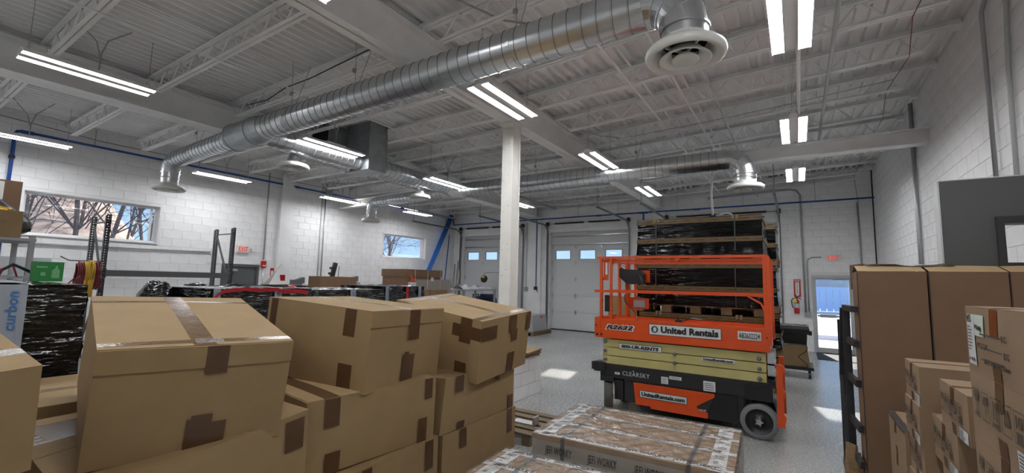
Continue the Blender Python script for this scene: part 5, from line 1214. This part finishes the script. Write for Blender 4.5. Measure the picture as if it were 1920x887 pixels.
# ------------------------------------------------------------------ by the exit door
t = thing('hand_cart', 'flat black platform cart carrying cardboard near the exit door', 'cart', (-.12, 10.8, 0))
part('platform', MB().box((-.45, -.30, .16), (.33, .45, .22)), M['blackplastic'], t)
for a in (-.38, .26):
    for b in (-.22, .38): part('caster', MB().lathe([(.001, -.02), (.07, -.02), (.07, .02), (.001, .02)], 14, (a, b, .07), M=Matrix.Rotation(R(90), 4, 'Y')).box((a-.015, b-.015, .1), (a+.015, b+.015, .16)), M['blackplastic'], t)
part('handle_loop', MB().tube([(-.36, -.335, .22), (-.36, -.335, .30), (-.23, -.335, .42), (-.36, -.335, .55), (-.36, -.335, .62), (-.33, -.335, .65), (.20, -.335, .65), (.23, -.335, .62), (.23, -.335, .55), (.08, -.335, .42), (.23, -.335, .28), (.23, -.335, .22)], .009, 8), M['black'], t)
for k, (a, b, tl) in enumerate(((-.50, .02, 2), (-.14, .33, -3), (-.30, .40, 4))):
    tag(part('cardboard_sheet', MB().prism([(a+.42, .225), (a-.02 if k else a, .225+.0), (a, .66), (a+.40, .64)] if k < 1 else [(a, .225), (a+.42+.0, .225), (a+.36, .64), (a-.04, .655)], lambda x_, z_: (-.12+x_, 10.50+.03*k, z_), lambda x_, z_: (-.12+x_, 10.515+.03*k, z_)), M['card']), ('left', 'front middle', 'right')[k]+' cardboard sheet standing on the platform cart', 'cardboard', 'cardboard on the cart')
t = thing('trash_bin', 'black rectangular trash bin with a liner behind the cardboard sheets', 'bin', (-.15, 10.98, .222))
bn = MB()
for (z0, s0), (z1, s1) in (((0, .82), (.60, .95)), ((.60, .95), (.605, 1.08)), ((.605, 1.08), (.70, 1.10)), ((.70, 1.10), (.77, 1.04)), ((.77, 1.04), (.775, .95))):
    q = lambda s_, z_: [(-.29*s_, -.2*s_, z_), (.29*s_, -.2*s_, z_), (.29*s_, .2*s_, z_), (-.29*s_, .2*s_, z_)]
    a, b = q(s0, z0), q(s1, z1)
    for i in range(4): bn.face([a[i], a[(i+1) % 4], b[(i+1) % 4], b[i]])
part('body', bn, M['blackplastic'], t); part('liner', blob(MB(), (0, 0, .755), .28, 24, .08, 1, (1.08, .75, .12)), M['blackwrap'], t, True); part('handle', MB().box((.30, -.06, .58), (.36, .06, .66)), M['blackplastic'], t)
part('bottom', MB().box((-.23, -.16, 0), (.23, .16, .01)), M['blackplastic'], t)
tag(part('door_mat', MB().box((.36, 13.55, 0), (1.3, 14.85, .012)), M['mat']), 'black floor mat in front of the exit door', 'mat')
# white coiled cord reel above the crates
t = thing('cord_drop', 'white cord dropping from the ceiling with a coiled end above the crates', 'cord', (-1.45, 10.0, 3.2))
part('cord', MB().tube([(0, 0, 0), (-.02, 0, .5), (.02, 0, 1.0), (0, 0, 1.75)], .022, 8), M['white'], t, True); part('plug', MB().box((-.06, -.05, -.1), (.05, .05, .03)), M['black'], t)
part('coil', coil(MB(), (.25, 0, -.02), .16, .12, 4, .012, .03, 5), M['white'], t, True)
# ------------------------------------------------------------------ outside
tag(part('pavement', MB().box((-40, 15.35, -.25), (40, 75, -.12)), M['pave']), 'pale sunlit pavement outside the exit door', 'pavement')
fz = thing('blue_fence', 'light blue slatted fence outside the glazed exit door', 'fence', (0, 45, 0))
for i in range(26): part('slat', MB().box((-4.0+.46*i, 0, -.1), (-3.58+.46*i, .03, 1.9)), M['fenceblue'], fz)
for z in (.1, .85, 1.7): part('rail', MB().box((-4.0, .03, z), (8.0, .08, z+.16)), M['fenceblue'], fz)
t = thing('yard_sign', 'yellow sign board standing before the blue fence', 'sign', (4.1, 44.5, -.12)); part('board', MB().box((-.3, -.05, .75), (.4, 0, 1.95)), M['goldyellow'], t); part('post', MB().box((.0, .0, 0), (.1, .05, 1.95)), M['siding'], t)
tag(part('yard_kerb', MB().box((-6, 20.5, -.12), (9, 20.75, .02)), M['siding']), 'grey kerb across the pavement outside the exit door', 'kerb')
t = thing('yard_building', 'low grey building across the yard seen through the exit door', 'building', (0, 62, 0))
part('wall', MB().box((-12, 0, -.12), (16, 4, 3.6)), M['siding'], t)
for k in range(6): part('window', MB().box((-9+4*k, -.03, 2.0), (-7+4*k, 0, 3.1)), M['label'], t)
part('roof', MB().box((-12.2, -.2, 3.6), (16.2, 4.2, 3.9)), M['farroof'], t)
# hillside and bare trees outside the left windows
hl = MB(); hl.grid(lambda u, v: (-15-45*u, -40+80*v, -.6+max(0, (u-.10))*24*max(0, min(1, (.665-v)*16))+.5*math.sin(u*13+v*21)+.4*math.sin(v*47)), 30, 50)
tag(part('hillside', hl, M['hill'], None, True), 'leaf covered hillside seen through the wide left window', 'hill')
def tree(label, x, y, H, r, seed, lean=(0, 0), depth=5):
    q = random.Random(seed); mb = MB()
    def grow(p, d, L_, r_, k):
        r_ = max(r_, .007)
        pts = [p]; dd = d.copy(); n = 4
        for i in range(n):
            dd = (dd+Vector((q.gauss(0, .15 if k < depth else .05), q.gauss(0, .15 if k < depth else .05), q.gauss(0, .08)+.02))).normalized(); pts.append(pts[-1]+dd*L_/n)
        mb.tube(pts, [r_*(1-.45*i/n) for i in range(n+1)], 6 if k > 3 else 3, cap=False)
        if k <= 0: return
        for j in range(5 if k < depth else 9):
            i = q.randint(1 if k < depth else 2, n); a = q.uniform(0, 2*math.pi); sp = q.uniform(.5, 1.1)
            o_ = dd.orthogonal().normalized(); o_.rotate(Matrix.Rotation(a, 3, dd))
            grow(pts[i], (dd+o_*sp).normalized(), L_*q.uniform(.5, .75), r_*(.30 if k == depth else .5), k-1)
    grow(Vector((x, y, -.8)), Vector((lean[0], lean[1], 1)).normalized(), H, r, depth)
    return tag(part('bare_tree', mb, M['bark']), label, 'tree', 'bare trees outside the left wall')
TR = [(-22, 4.55, 8, .11, 1, (0, .01)), (-21.5, 5.0, 8, .10, 2, (0, .16)), (-24, 7.35, 9, .07, 3, (0, 0)), (-20, 5.35, 7, .05, 4, (0, .05)), (-23, 7.6, 8, .08, 5, (0, -.04)), (-26, 4.7, 9, .12, 6, (0, -.06)), (-27, 5.8, 8, .10, 7, (0, .05)), (-30, 7.9, 9, .10, 8, (0, .05)), (-22, 6.6, 8, .06, 9, (0, .22)), (-19.5, 3.55, 6, .06, 10, (0, -.10))]
pos = ['straight grey bare tree in the middle of the wide window', 'bare tree leaning right beside the straight one in the wide window', 'slender bare tree behind the rack upright in the wide window', 'thin bare tree right of the rack upright in the wide window', 'bare tree at the right end of the wide window', 'thick bare tree on the hillside at the left of the wide window', 'farther bare tree on the hillside at the left end', 'distant bare tree behind the others in the wide window', 'thin leaning bare tree near the right end of the wide window', 'small bare tree close to the left end of the wide window']
for a, nm in zip(TR, pos): tree(nm, *a, depth=4)
tree('bare tree whose branches fill the small window', -24, 21.0, 5.0, .14, 21, (0, .0), 4)
tree('bare tree at the left of the small window', -21, 17.6, 5.5, .10, 22, (0, .1), 4)
t = thing('neighbour_building', 'low building with a blue-grey roof and brick chimney in the small window', 'building', (-44.0, 32.0, -1.0))
part("wall", MB().box((-3, 4, 0), (3, 20, 4.9)), M["siding"], t); part("roof", MB().prism([(-3.4, 4.9), (3.4, 4.9), (0, 6.0)], lambda a, b: (a, 3.6, b), lambda a, b: (a, 20.4, b)), M["farroof"], t); part("chimney", MB().box((.6, 13.0, 5.2), (2.0, 14.6, 7.0)), M["brick"], t)
